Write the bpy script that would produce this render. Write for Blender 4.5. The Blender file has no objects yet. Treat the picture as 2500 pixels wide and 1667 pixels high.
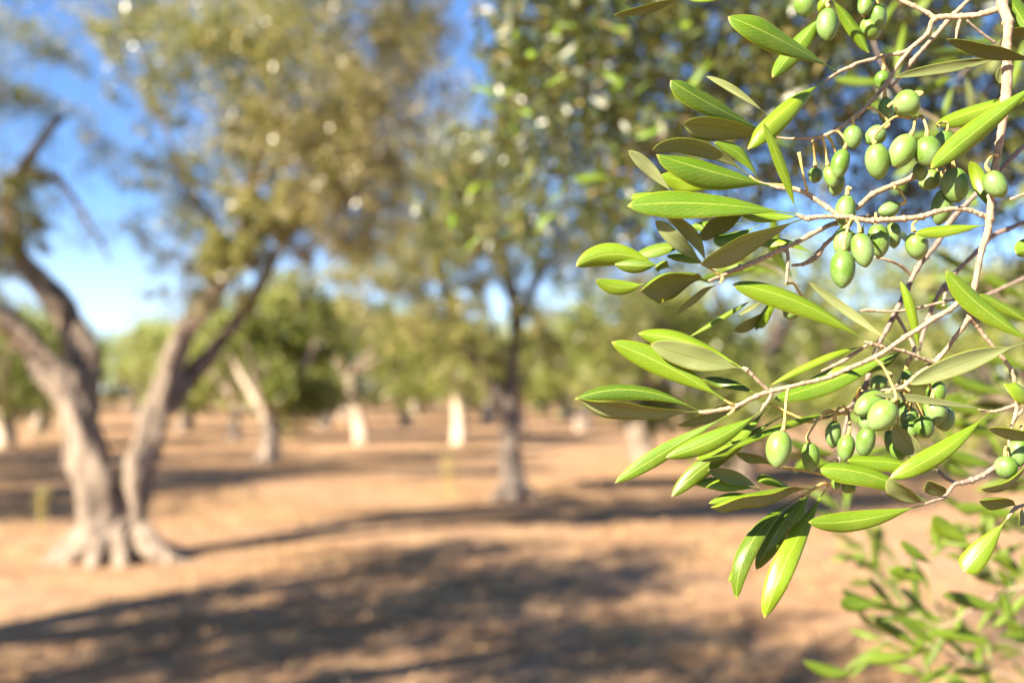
import bpy, bmesh, math, random
import numpy as np
from mathutils import Vector, Matrix, noise

R = math.radians
SC = bpy.context.scene
COL = SC.collection
random.seed(7)

# ------------------------------------------------------------------ camera
CAM_H = 1.5
PITCH = 3.0
FPX = 2500 * 35 / 36.0          # focal length in photo pixels
FOCUS = 0.61
cam_d = bpy.data.cameras.new('camera')
cam_d.lens = 35
cam_d.sensor_width = 36
cam_d.clip_start = 0.02
cam_d.clip_end = 3000
cam_d.dof.use_dof = True
cam_d.dof.focus_distance = FOCUS
cam_d.dof.aperture_fstop = 3.8
cam = bpy.data.objects.new('camera', cam_d)
cam.location = (0, 0, CAM_H)
cam.rotation_euler = (R(90 + PITCH), 0, 0)
COL.objects.link(cam)
SC.camera = cam

# ------------------------------------------------------------------ light
SUN_EL, SUN_AZ = 31.0, 50.0      # the sun stands behind the camera, to its left
S = Vector((-math.sin(R(SUN_AZ)) * math.cos(R(SUN_EL)), -math.cos(R(SUN_AZ)) * math.cos(R(SUN_EL)), math.sin(R(SUN_EL))))
sun_d = bpy.data.lights.new('sun', 'SUN')
sun_d.energy = 5.0
sun_d.angle = R(0.55)
sun_d.color = (1.0, 0.88, 0.70)
sun = bpy.data.objects.new('sun', sun_d)
sun.rotation_euler = (-S).to_track_quat('-Z', 'Y').to_euler()
sun.location = S * 50
COL.objects.link(sun)

W = bpy.data.worlds.new('World')
SC.world = W
W.use_nodes = True
wn = W.node_tree.nodes
wl = W.node_tree.links
sky = wn.new('ShaderNodeTexSky')
sky.sky_type = 'NISHITA'
sky.sun_disc = False
sky.sun_elevation = R(SUN_EL)
sky.sun_rotation = math.atan2(S.x, S.y)
sky.air_density = 0.8
sky.dust_density = 0.0
sky.ozone_density = 7.0
sky.altitude = 0
# a little milky haze low over the horizon
_tc = wn.new('ShaderNodeTexCoord')
_sp = wn.new('ShaderNodeSeparateXYZ')
wl.new(_tc.outputs['Generated'], _sp.inputs[0])
_mr = wn.new('ShaderNodeMapRange')
_mr.interpolation_type = 'SMOOTHSTEP'
_mr.inputs['From Min'].default_value = 0.0
_mr.inputs['From Max'].default_value = 0.20
_mr.inputs['To Min'].default_value = 0.62
_mr.inputs['To Max'].default_value = 0.0
wl.new(_sp.outputs['Z'], _mr.inputs['Value'])
_mx = wn.new('ShaderNodeMix')
_mx.data_type = 'RGBA'
wl.new(_mr.outputs[0], _mx.inputs[0])
wl.new(sky.outputs[0], _mx.inputs[6])
_mx.inputs[7].default_value = (4.6, 4.9, 5.2, 1)
wl.new(_mx.outputs[2], wn['Background'].inputs[0])
wn['Background'].inputs[1].default_value = 0.058

SC.view_settings.view_transform = 'Standard'
SC.view_settings.look = 'None'
SC.view_settings.exposure = 2.34
SC.view_settings.gamma = 1.0
SC.view_settings.use_curve_mapping = False
SC.render.engine = 'CYCLES'
SC.cycles.max_bounces = 8
SC.cycles.transmission_bounces = 6
SC.cycles.use_denoising = True

# ------------------------------------------------------------------ helpers
CM = Matrix.Translation((0, 0, CAM_H)) @ Matrix.Rotation(R(90 + PITCH), 4, 'X')
CAMP = Vector((0, 0, CAM_H))
UP = Vector((0, 0, 1))


def at(px, py, d):
    """a point of the place seen at photo pixel (px, py), d metres in front of the lens"""
    return CM @ Vector(((px - 1250) / FPX * d, -(py - 833.5) / FPX * d, -d))


def pxm(w, d):
    return w / FPX * d


def link(o, parent=None):
    COL.objects.link(o)
    if parent is not None:
        o.parent = parent
    return o


def meshobj(name, me, parent=None, mats=()):
    for m in mats:
        me.materials.append(m)
    return link(bpy.data.objects.new(name, me), parent)


def thing(name, label, cat, group=None):
    o = bpy.data.objects.new(name, None)
    o.empty_display_size = 0.1
    COL.objects.link(o)
    o['label'] = label
    o['category'] = cat
    if group:
        o['group'] = group
    return o


def smooth(me):
    me.polygons.foreach_set('use_smooth', np.ones(len(me.polygons), dtype=bool))


def catmull(pts, rads, n=6):
    """smooth a polyline"""
    P = [Vector(p) for p in pts]
    if len(P) < 3:
        out = [P[0].lerp(P[-1], i / n) for i in range(n + 1)]
        return out, [rads[0] + (rads[-1] - rads[0]) * i / n for i in range(n + 1)]
    E = [2 * P[0] - P[1]] + P + [2 * P[-1] - P[-2]]
    out, rr = [], []
    for i in range(1, len(E) - 2):
        a, b, c, d = E[i - 1], E[i], E[i + 1], E[i + 2]
        for k in range(n):
            t = k / n
            out.append(0.5 * ((2 * b) + (c - a) * t + (2 * a - 5 * b + 4 * c - d) * t * t + (3 * b - a - 3 * c + d) * t ** 3))
            rr.append(rads[i - 1] + (rads[i] - rads[i - 1]) * t)
    out.append(P[-1])
    rr.append(rads[-1])
    return out, rr


def tube_into(V, F, pts, rads, sides=8, rough=0.0, lobes=0, seed=0.0, closed=True, nf=1.0, twist=0.0):
    """append a tapering, uneven tube to the vertex and face lists"""
    base = len(V)
    n = len(pts)
    prev = None
    for i, p in enumerate(pts):
        t = (pts[min(i + 1, n - 1)] - pts[max(i - 1, 0)])
        t = t.normalized() if t.length > 1e-9 else UP
        if prev is None:
            prev = t.orthogonal().normalized()
        x = (prev - t * prev.dot(t)).normalized()
        prev = x
        y = t.cross(x)
        for k in range(sides):
            a = 2 * math.pi * k / sides + twist * i
            d = x * math.cos(a) + y * math.sin(a)
            r = rads[i]
            if rough:
                q = (p + d * r) * nf
                r *= 1 + rough * noise.noise(q + Vector((seed, seed * .7, 0))) + rough * .5 * noise.noise(q * 2.7 + Vector((0, seed, 3)))
            if lobes:
                r *= 1 + 0.19 * math.sin(lobes * a + seed + i * .28) + .09 * math.sin((lobes + 2) * a - seed * 2 - i * .2)
            V.append(p + d * r)
    for i in range(n - 1):
        for k in range(sides):
            k2 = (k + 1) % sides
            F.append((base + i * sides + k, base + i * sides + k2, base + (i + 1) * sides + k2, base + (i + 1) * sides + k))
    if closed:
        F.append(tuple(base + k for k in reversed(range(sides))))
        F.append(tuple(base + (n - 1) * sides + k for k in range(sides)))


def mesh_of(V, F, name, sm=True):
    me = bpy.data.meshes.new(name)
    me.from_pydata([tuple(v) for v in V], [], F)
    if sm:
        smooth(me)
    me.update()
    return me


# ------------------------------------------------------------------ materials
class Nodes:
    def __init__(self, name):
        self.m = bpy.data.materials.new(name)
        self.m.use_nodes = True
        self.t = self.m.node_tree
        self.t.nodes.clear()
        self.out = self.t.nodes.new('ShaderNodeOutputMaterial')

    def n(self, kind, **kw):
        nd = self.t.nodes.new('ShaderNode' + kind)
        for k, v in kw.items():
            if k.startswith('i_'):
                key = k[2:].replace('_', ' ')
                nd.inputs[key].default_value = v
            else:
                setattr(nd, k, v)
        return nd

    def l(self, a, b):
        self.t.links.new(a, b)

    def math(self, op, a, b=None, c=None, clamp=False):
        nd = self.t.nodes.new('ShaderNodeMath')
        nd.operation = op
        nd.use_clamp = clamp
        for i, v in enumerate((a, b, c)):
            if v is None:
                continue
            if isinstance(v, (int, float)):
                nd.inputs[i].default_value = v
            else:
                self.l(v, nd.inputs[i])
        return nd.outputs[0]

    def mix(self, f, a, b, blend='MIX'):
        nd = self.t.nodes.new('ShaderNodeMix')
        nd.data_type = 'RGBA'
        nd.blend_type = blend
        for key, v in ((0, f), (6, a), (7, b)):
            if isinstance(v, (int, float)):
                nd.inputs[key].default_value = v
            elif isinstance(v, tuple):
                nd.inputs[key].default_value = (*v, 1) if len(v) == 3 else v
            else:
                self.l(v, nd.inputs[key])
        return nd.outputs[2]

    def ramp(self, f, stops):
        nd = self.t.nodes.new('ShaderNodeValToRGB')
        el = nd.color_ramp.elements
        while len(el) < len(stops):
            el.new(.5)
        for e, (p, c) in zip(el, stops):
            e.position = p
            e.color = (*c, 1)
        self.l(f, nd.inputs[0])
        return nd.outputs[0]

    def noise(self, scale, detail=3, rough=.55, vec=None):
        nd = self.n('TexNoise')
        nd.inputs['Scale'].default_value = scale
        nd.inputs['Detail'].default_value = detail
        nd.inputs['Roughness'].default_value = rough
        if vec is not None:
            self.l(vec, nd.inputs['Vector'])
        return nd.outputs['Fac']

    def bump(self, h, strength=.3, dist=.01):
        nd = self.n('Bump')
        nd.inputs['Strength'].default_value = strength
        nd.inputs['Distance'].default_value = dist
        self.l(h, nd.inputs['Height'])
        return nd.outputs[0]


def leaf_material(name, base_a, base_b, vein, rim, rough, spec, trans, under):
    N = Nodes(name)
    tc = N.n('TexCoord')
    uv = N.n('SeparateXYZ')
    N.l(tc.outputs['UV'], uv.inputs[0])
    u, v = uv.outputs[0], uv.outputs[1]
    av = N.math('ABSOLUTE', N.math('SUBTRACT', v, .5))          # 0 midrib .. .5 edge
    oi = N.n('ObjectInfo')
    nz = N.noise(90, 4, .6, tc.outputs['Object'])
    col = N.mix(N.math('MULTIPLY_ADD', N.math('SUBTRACT', nz, .5), .9, oi.outputs['Random'], clamp=True), base_a, base_b)
    old = N.math('MULTIPLY', N.math('SUBTRACT', N.math('FRACT', N.math('MULTIPLY', oi.outputs['Random'], 7.3)), .62), 2.2, clamp=True)
    col = N.mix(old, col, tuple(c * .55 for c in base_a))          # older, darker leaves
    bl = N.noise(38, 4, .7, tc.outputs['Object'])
    col = N.mix(N.math('MULTIPLY', N.math('SUBTRACT', bl, .54), 2.0, clamp=True), col, (base_b[0] * 1.15, base_b[1] * .92, base_b[2] + .03))
    # side veins
    q = N.math('SUBTRACT', N.math('MULTIPLY', u, 15.0), N.math('MULTIPLY', av, 7.0))
    sv = N.math('SUBTRACT', 1.0, N.math('MULTIPLY', N.math('ABSOLUTE', N.math('SUBTRACT', N.math('FRACT', q), .5)), 9.0), clamp=True)
    sv = N.math('MULTIPLY', sv, .10 if under else .22)
    col = N.mix(sv, col, vein)
    # fine scales
    fn = N.noise(1500, 2, .5, tc.outputs['Object'])
    if under:
        col = N.mix(N.math('MULTIPLY', N.math('SUBTRACT', fn, .52), 2.5, clamp=True), col, (.20, .15, .07))
    else:
        col = N.mix(N.math('MULTIPLY', N.math('SUBTRACT', fn, .58), 2.2, clamp=True), col, (.36, .42, .16))
    # a few dark specks
    vo = N.n('TexVoronoi')
    vo.inputs['Scale'].default_value = 130
    N.l(tc.outputs['Object'], vo.inputs['Vector'])
    sp = N.math('LESS_THAN', vo.outputs['Distance'], .085)
    spn = N.math('GREATER_THAN', N.noise(60, 1, .5, tc.outputs['Object']), .62)
    col = N.mix(N.math('MULTIPLY', N.math('MULTIPLY', sp, spn), .75), col, (.05, .035, .015))
    mid = N.math('SUBTRACT', 1.0, N.math('DIVIDE', av, .035), clamp=True)
    col = N.mix(N.math('MULTIPLY', mid, .75), col, vein)
    edge = N.math('MULTIPLY', N.math('SUBTRACT', av, .452), 22.0, clamp=True)
    col = N.mix(N.math('MULTIPLY', edge, .9), col, rim)
    tip = N.math('MULTIPLY', N.math('SUBTRACT', u, .955), 20.0, clamp=True)
    col = N.mix(N.math('MULTIPLY', tip, .7), col, (.45, .36, .10))
    pr = N.n('BsdfPrincipled')
    N.l(col, pr.inputs['Base Color'])
    pr.inputs['Roughness'].default_value = rough
    pr.inputs['Specular IOR Level'].default_value = spec
    bh = N.math('ADD', N.math('MULTIPLY', mid, -.6 if not under else .6), N.math('ADD', N.math('MULTIPLY', sv, -.7), N.math('MULTIPLY', fn, .25)))
    N.l(N.bump(bh, .35, .0006), pr.inputs['Normal'])
    tr = N.n('BsdfTranslucent')
    N.l(N.mix(1.0, col, (1.0, 1.0, .55), 'MULTIPLY'), tr.inputs['Color'])
    mx = N.n('MixShader')
    N.l(N.math('MULTIPLY_ADD', edge, .35, trans), mx.inputs[0])
    N.l(pr.outputs[0], mx.inputs[1])
    N.l(tr.outputs[0], mx.inputs[2])
    N.l(mx.outputs[0], N.out.inputs[0])
    return N.m


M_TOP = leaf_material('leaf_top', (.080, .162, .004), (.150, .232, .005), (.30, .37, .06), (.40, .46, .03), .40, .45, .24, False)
M_TOP_SHADE = leaf_material('shoot_leaf_top_shade', (.062, .112, .004), (.105, .165, .005), (.22, .28, .05), (.27, .32, .03), .5, .3, .24, False)  # deeper green for the shoots, their partial shade put into the colour
M_UND = leaf_material('leaf_underside', (.21, .255, .085), (.28, .32, .14), (.16, .16, .03), (.46, .52, .03), .7, .25, .42, True)


def flat_leaf_material(name, stops, trans=.25, rough=.36):
    N = Nodes(name)
    a = N.n('Attribute')
    a.attribute_name = 'tint'
    col = N.ramp(a.outputs['Fac'], stops)
    pr = N.n('BsdfPrincipled')
    N.l(col, pr.inputs['Base Color'])
    pr.inputs['Roughness'].default_value = rough
    pr.inputs['Specular IOR Level'].default_value = .5
    tr = N.n('BsdfTranslucent')
    N.l(N.mix(1.0, col, (1.0, 1.0, .7), 'MULTIPLY'), tr.inputs['Color'])
    mx = N.n('MixShader')
    mx.inputs[0].default_value = trans
    N.l(pr.outputs[0], mx.inputs[1])
    N.l(tr.outputs[0], mx.inputs[2])
    N.l(mx.outputs[0], N.out.inputs[0])
    return N.m


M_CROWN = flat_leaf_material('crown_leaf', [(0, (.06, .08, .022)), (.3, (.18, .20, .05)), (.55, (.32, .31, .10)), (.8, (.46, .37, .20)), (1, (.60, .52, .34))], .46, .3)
M_FAR = flat_leaf_material('far_crown_leaf', [(0, (.07, .10, .02)), (.4, (.20, .24, .05)), (.75, (.35, .36, .10)), (1, (.46, .42, .18))], .36)
M_PINE = flat_leaf_material('bright_crown_leaf', [(0, (.12, .17, .025)), (.5, (.23, .28, .045)), (1, (.34, .36, .08))], .3)
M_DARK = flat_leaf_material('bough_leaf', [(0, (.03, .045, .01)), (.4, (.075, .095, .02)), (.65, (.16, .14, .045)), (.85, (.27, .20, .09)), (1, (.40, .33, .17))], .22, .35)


def bark_material(name, a, b, c, scale, bump=.5, dist=.02, stretch=.25, dark=.5):
    N = Nodes(name)
    tc = N.n('TexCoord')
    mp = N.n('Mapping')
    mp.inputs['Scale'].default_value = (1, 1, stretch)
    N.l(tc.outputs['Object'], mp.inputs[0])
    n1 = N.noise(scale, 5, .65, mp.outputs[0])
    n2 = N.noise(scale * .23, 3, .5, tc.outputs['Object'])
    col = N.ramp(n1, [(.28, a), (.5, b), (.72, c)])
    col = N.mix(N.math('MULTIPLY', N.math('SUBTRACT', n2, .5), 1.6, clamp=True), col, tuple(x * dark for x in a))
    pr = N.n('BsdfPrincipled')
    N.l(col, pr.inputs['Base Color'])
    pr.inputs['Roughness'].default_value = .85
    pr.inputs['Specular IOR Level'].default_value = .2
    N.l(N.bump(n1, bump, dist), pr.inputs['Normal'])
    N.l(pr.outputs[0], N.out.inputs[0])
    return N.m


M_BARK = bark_material('old_bark', (.085, .065, .05), (.25, .195, .15), (.43, .35, .28), 13, 1.0, .1, .2, .4)
M_BARK_D = bark_material('dark_bark', (.07, .055, .045), (.15, .12, .10), (.27, .22, .18), 11, .9, .08, .2, .5)
M_BARK2 = bark_material('far_bark', (.26, .20, .15), (.42, .34, .26), (.55, .45, .36), 6, .6, .05)
M_TWIG = bark_material('twig_bark', (.15, .11, .075), (.28, .21, .14), (.40, .315, .225), 420, .7, .0006, .6, .8)
M_TWIG_D = bark_material('grey_twig_bark', (.11, .085, .07), (.19, .145, .115), (.28, .21, .17), 380, .6, .0008, .6, .7)
M_STALK = bark_material('green_stalk', (.30, .21, .06), (.42, .31, .10), (.50, .40, .16), 300, .2, .0004, .6, .9)


def olive_material():
    N = Nodes('olive_skin')
    tc = N.n('TexCoord')
    oi = N.n('ObjectInfo')
    g = N.n('SeparateXYZ')
    N.l(tc.outputs['UV'], g.inputs[0])
    nz = N.noise(95, 3, .55, tc.outputs['Object'])
    col = N.mix(N.math('MULTIPLY_ADD', N.math('SUBTRACT', nz, .5), .8, oi.outputs['Random'], clamp=True), (.072, .142, .014), (.120, .200, .030))
    bl = N.noise(45, 3, .6, tc.outputs['Object'])                      # pale waxy bloom
    col = N.mix(N.math('MULTIPLY', N.math('SUBTRACT', bl, .42), 2.2, clamp=True), col, (.18, .255, .125))
    vo = N.n('TexVoronoi')
    vo.inputs['Scale'].default_value = 620
    N.l(tc.outputs['Object'], vo.inputs['Vector'])
    sp = N.math('LESS_THAN', vo.outputs['Distance'], .23)
    spn = N.math('GREATER_THAN', N.noise(400, 2, .5, tc.outputs['Object']), .50)
    col = N.mix(N.math('MULTIPLY', N.math('MULTIPLY', sp, spn), .26), col, (.46, .52, .26))
    gz = N.n('SeparateXYZ')
    N.l(tc.outputs['Generated'], gz.inputs[0])
    col = N.mix(N.math('MULTIPLY', N.math('SUBTRACT', .022, gz.outputs[2]), 80, clamp=True), col, (.09, .055, .03))
    pr = N.n('BsdfPrincipled')
    N.l(col, pr.inputs['Base Color'])
    pr.inputs['Roughness'].default_value = .44
    pr.inputs['Specular IOR Level'].default_value = .35
    pr.inputs['Subsurface Weight'].default_value = .10
    pr.inputs['Subsurface Radius'].default_value = (.004, .005, .0012)
    pr.inputs['Subsurface Scale'].default_value = .6
    N.l(N.bump(N.noise(700, 2, .5, tc.outputs['Object']), .12, .0005), pr.inputs['Normal'])
    N.l(pr.outputs[0], N.out.inputs[0])
    return N.m


M_OLIVE = olive_material()


def ground_material():
    N = Nodes('dry_soil')
    tc = N.n('TexCoord')
    P = tc.outputs['Object']
    big = N.noise(.35, 4, .6, P)
    med = N.noise(2.2, 5, .65, P)
    fine = N.noise(26, 4, .7, P)
    patch = N.noise(.9, 5, .7, P)
    col = N.ramp(med, [(.3, (.20, .11, .058)), (.5, (.295, .172, .09)), (.72, (.385, .245, .14))])
    col = N.mix(N.math('MULTIPLY', N.math('SUBTRACT', big, .44), 2.4, clamp=True), col, (.39, .26, .185))
    col = N.mix(N.math('MULTIPLY', N.math('SUBTRACT', patch, .5), 3.0, clamp=True), col, (.44, .30, .145))
    col = N.mix(N.math('MULTIPLY', N.math('SUBTRACT', .43, patch), 3.0, clamp=True), col, (.20, .125, .08))
    col = N.mix(N.math('MULTIPLY', N.math('SUBTRACT', fine, .55), 3.0, clamp=True), col, (.20, .12, .065))
    col = N.mix(N.math('MULTIPLY', N.math('SUBTRACT', .42, fine), 3.0, clamp=True), col, (.52, .35, .19))
    pr = N.n('BsdfPrincipled')
    N.l(col, pr.inputs['Base Color'])
    pr.inputs['Roughness'].default_value = .95
    pr.inputs['Specular IOR Level'].default_value = .1
    N.l(N.bump(N.math('ADD', fine, N.math('MULTIPLY', med, 2.0)), .8, .05), pr.inputs['Normal'])
    N.l(pr.outputs[0], N.out.inputs[0])
    return N.m


M_SOIL = ground_material()
M_STRAW = flat_leaf_material('straw', [(0, (.14, .08, .04)), (.4, (.33, .20, .09)), (1, (.52, .37, .18))], .1, .8)
M_DRY = M_STRAW
M_WEED = flat_leaf_material('weed_stalk', [(0, (.22, .22, .07)), (1, (.42, .36, .14))], .2, .7)

# ------------------------------------------------------------------ ground
mounds = []          # (x, y, height, radius) raised earth at the foot of the trees


def ground_z(x, y):
    z = .05 * noise.noise(Vector((x * .35, y * .35, 0))) + .02 * noise.noise(Vector((x * 1.7, y * 1.7, 5)))
    for mx, my, h, r in mounds:
        d2 = ((x - mx) ** 2 + (y - my) ** 2) / (r * r)
        if d2 < 9:
            z += h * math.exp(-d2)
    far = max(0.0, math.hypot(x, y) - 26)
    z += min(far * .012, .9) * (1 + .4 * noise.noise(Vector((x * .03, y * .03, 9))))
    return z


A_FOOT = at(285, 1372, 9.15)
B_FOOT = at(1252, 1222, 14.6)
for _f, _dz, _r in ((A_FOOT, .02, .8), (B_FOOT, .03, 1.0)):
    mounds.append((_f.x, _f.y, _f.z + _dz - ground_z(_f.x, _f.y), _r))

far_specs = []       # filled below: trees of the grove


def build_ground():
    n = 230
    def axis(lo, hi, mid, dense):
        out = []
        for i in range(n + 1):
            t = -1 + 2 * i / n
            s = math.sinh(t * 4.2) / math.sinh(4.2)
            out.append(mid + s * (hi - mid) if t >= 0 else mid + s * (mid - lo))
        return out
    xs = axis(-600, 600, 0, 0)
    ys = axis(-300, 1500, 9, 0)
    V = [(x, y, ground_z(x, y)) for y in ys for x in xs]
    w = n + 1
    F = [(j * w + i, j * w + i + 1, (j + 1) * w + i + 1, (j + 1) * w + i) for j in range(n) for i in range(n)]
    o = meshobj('ground', mesh_of(V, F, 'ground'), None, [M_SOIL])
    o['kind'] = 'structure'
    o['label'] = 'bare dry orange soil of the olive grove'
    return o


# ------------------------------------------------------------------ leaf clouds
RNG = np.random.default_rng(11)


def leaf_cloud(name, C, L, Wd, tint, droop=.35, parent=None, mat=None, fold=.25):
    """one mesh of many small folded leaves centred on the points C"""
    n = len(C)
    d = RNG.normal(size=(n, 3))
    d[:, 2] -= droop
    d /= np.linalg.norm(d, axis=1)[:, None]
    r = RNG.normal(size=(n, 3))
    r[:, 2] += .8
    s = np.cross(d, r)
    s /= np.linalg.norm(s, axis=1)[:, None] + 1e-9
    nn = np.cross(s, d)
    l = (L * RNG.uniform(.7, 1.25, n))[:, None]
    w = (Wd * RNG.uniform(.75, 1.25, n))[:, None]
    V = np.empty((n, 4, 3))
    V[:, 0] = C - d * l * .5
    V[:, 1] = C + s * w * .5 + nn * w * fold + d * l * .05
    V[:, 2] = C + d * l * .5
    V[:, 3] = C - s * w * .5 + nn * w * fold + d * l * .05
    me = bpy.data.meshes.new(name)
    me.vertices.add(n * 4)
    me.vertices.foreach_set('co', V.reshape(-1).astype(np.float32))
    me.loops.add(n * 4)
    me.loops.foreach_set('vertex_index', np.arange(n * 4, dtype=np.int32))
    me.polygons.add(n)
    me.polygons.foreach_set('loop_start', np.arange(0, n * 4, 4, dtype=np.int32))
    me.polygons.foreach_set('loop_total', np.full(n, 4, dtype=np.int32))
    a = me.attributes.new('tint', 'FLOAT', 'POINT')
    a.data.foreach_set('value', np.repeat(np.clip(tint, 0, 1), 4).astype(np.float32))
    me.update(calc_edges=True)
    o = meshobj(name, me, parent, [mat or M_CROWN])
    return o


def clump_points(center, rad, n, squash=.8):
    p = RNG.normal(size=(n, 3))
    p /= np.linalg.norm(p, axis=1)[:, None]
    p *= (RNG.uniform(0, 1, n) ** .45)[:, None]
    p[:, 2] *= squash
    return np.asarray(center) + p * rad


def spray_points(center, rad, n, nspray, squash=.85):
    """leaves gathered along short drooping sprays inside a clump, so that gaps stay between them"""
    k = max(3, nspray)
    c = clump_points(center, rad, k, squash)
    dirs = c - np.asarray(center)
    dirs /= np.linalg.norm(dirs, axis=1)[:, None] + 1e-9
    dirs += RNG.normal(size=dirs.shape) * .5
    dirs[:, 2] -= .35
    dirs /= np.linalg.norm(dirs, axis=1)[:, None]
    idx = RNG.integers(0, k, n)
    t = RNG.uniform(-.5, .5, n)[:, None] * rad * .7
    return c[idx] + dirs[idx] * t + RNG.normal(size=(n, 3)) * rad * .07


# ------------------------------------------------------------------ the old tree with two leaning trunks
def limb(V, F, spec, sides=12, rough=.22, lobes=3, seed=0., nf=4., n=6):
    pts = [at(x, y, d) for x, y, d, w in spec]
    rads = [pxm(w, d) / 2 for x, y, d, w in spec]
    p, r = catmull(pts, rads, n)
    tube_into(V, F, p, r, sides, rough, lobes, seed, True, nf)


def build_left_tree():
    t = thing('olive_tree', 'old olive tree with two trunks spreading in a V from one gnarled base', 'tree')
    V, F = [], []
    limb(V, F, [(252, 1400, 9.1, 150), (250, 1340, 9.1, 122), (246, 1270, 9.1, 98), (232, 1190, 9.1, 90), (207, 1090, 9.15, 88), (180, 1000, 9.2, 84),
                (145, 930, 9.2, 80), (100, 870, 9.2, 64), (42, 805, 9.1, 55), (-40, 745, 9, 50), (-140, 690, 9, 40), (-260, 560, 8.7, 30), (-420, 300, 8.3, 18), (-560, 60, 8.0, 9)], 16, .2, 3, .3)
    limb(V, F, [(196, 1010, 9.3, 70), (204, 930, 9.45, 72), (203, 870, 9.55, 70), (185, 810, 9.65, 66), (148, 750, 9.7, 62), (95, 690, 9.8, 56), (40, 610, 9.8, 46), (20, 490, 9.8, 36), (60, 400, 9.8, 26), (150, 280, 9.7, 16)], 14, .2, 3, 1.7)
    limb(V, F, [(322, 1395, 9.2, 105), (320, 1330, 9.2, 84), (324, 1260, 9.2, 76), (335, 1170, 9.2, 74), (352, 1090, 9.25, 69), (377, 1020, 9.3, 63),
                (400, 960, 9.35, 58), (420, 880, 9.4, 52), (452, 810, 9.4, 48), (515, 735, 9.3, 43), (562, 660, 9.2, 36), (590, 560, 9.1, 30), (612, 450, 9, 26), (650, 300, 8.9, 18), (700, 120, 8.8, 11)], 16, .24, 3, 2.9)
    limb(V, F, [(400, 1000, 9.4, 48), (448, 940, 9.5, 50), (500, 880, 9.6, 42), (540, 830, 9.7, 34), (610, 740, 9.8, 28), (690, 600, 9.8, 22), (800, 430, 9.7, 16), (930, 250, 9.6, 9)], 12, .2, 3, 4.1)
    limb(V, F, [(55, 420, 9.8, 26), (110, 425, 9.8, 22), (160, 460, 9.8, 18), (215, 540, 9.8, 12), (270, 640, 9.7, 7)], 8, .2, 0, 5)
    limb(V, F, [(565, 650, 9.2, 26), (520, 540, 9.3, 18), (450, 430, 9.4, 14), (380, 250, 9.4, 9)], 8, .2, 0, 6)
    limb(V, F, [(612, 450, 9.0, 24), (720, 380, 9.0, 18), (840, 320, 9.1, 12), (960, 310, 9.2, 7)], 8, .2, 0, 6.5)
    limb(V, F, [(288, 1420, 9.15, 190), (288, 1360, 9.15, 148), (287, 1310, 9.15, 108), (284, 1262, 9.15, 76), (282, 1232, 9.15, 40)], 16, .25, 4, 7.7)
    # roots
    for q in ([(238, 1290, 9.0, 80), (200, 1338, 8.95, 70), (155, 1370, 8.9, 58), (105, 1392, 8.85, 40), (60, 1402, 8.8, 20)],
              [(255, 1310, 8.95, 76), (238, 1355, 8.85, 60), (222, 1392, 8.75, 44), (205, 1415, 8.7, 22)],
              [(292, 1320, 9.0, 60), (300, 1362, 8.85, 50), (295, 1400, 8.75, 36), (288, 1425, 8.7, 18)],
              [(335, 1300, 9.1, 76), (380, 1345, 9.0, 58), (432, 1375, 8.95, 44), (500, 1392, 8.9, 20)],
              [(345, 1312, 9.2, 62), (395, 1342, 9.25, 46), (455, 1358, 9.3, 32), (520, 1366, 9.35, 16)],
              [(225, 1300, 9.2, 60), (165, 1340, 9.3, 44), (110, 1358, 9.35, 22)]):
        limb(V, F, q, 10, .3, 2, random.random() * 9)
    meshobj('trunk', mesh_of(V, F, 'old_trunk'), t, [M_BARK])
    cl = [(700, 90, 8.8, 330, 6500), (930, 220, 9.2, 205, 3900), (850, 340, 9.2, 180, 2600), (760, 520, 9.2, 120, 1300), (1000, 90, 9.2, 110, 1300), (540, 130, 8.9, 190, 3000), (790, 390, 9.1, 210, 3800), (330, 60, 9.4, 120, 1000), (890, 480, 9.3, 160, 2400),
          (640, 330, 9.0, 150, 1900), (440, 430, 9.4, 130, 1300), (520, 560, 9.3, 120, 700), (620, 570, 9.1, 90, 700), (180, 120, 9.5, 110, 420), (60, 250, 9.6, 130, 520), (220, 330, 9.6, 140, 420), (40, 470, 9.8, 100, 1000),
          (10, 620, 9.6, 90, 900), (90, 560, 9.8, 60, 300), (300, 560, 9.6, 130, 330), (430, 690, 9.7, 110, 330), (750, 620, 9.6, 130, 900), (520, 690, 9.4, 100, 1300), (575, 600, 9.0, 90, 1300), (640, 500, 9.0, 100, 1200), (340, 250, 9.5, 100, 500),
          (600, -200, 8.8, 330, 4500), (900, -150, 9, 240, 2500), (250, -150, 9.3, 250, 1800), (-150, 100, 9.3, 260, 2200), (-200, 450, 9, 260, 2600), (-60, 750, 9, 100, 500)]
    P, T = [], []
    for c, rm, n in ((Vector((-5.7, 7.5, 4.5)), .95, 3000), (Vector((-4.7, 7.6, 4.9)), .9, 2600), (Vector((-5.4, 8.6, 4.6)), .9, 2400), (Vector((-6.6, 8.2, 4.0)), .8, 1600)):  # unseen clumps added to shade the upper limbs
        P.append(spray_points(c, rm, n, n // 40))
        T.append(RNG.beta(2.0, 1.8, n) * .95)
    for x, y, d, r, n in cl:
        c = at(x, y, d)
        rm = pxm(r, d)
        n = int(n * 1.5)
        p = spray_points(c, rm, n, n // 62)
        p[:, 1] += RNG.uniform(-.5, .5, n) * rm
        P.append(p)
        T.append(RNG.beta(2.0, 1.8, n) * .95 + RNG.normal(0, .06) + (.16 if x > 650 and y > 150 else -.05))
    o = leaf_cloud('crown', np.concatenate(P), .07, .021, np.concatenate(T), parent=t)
    o['kind'] = 'stuff'
    return t


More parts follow.
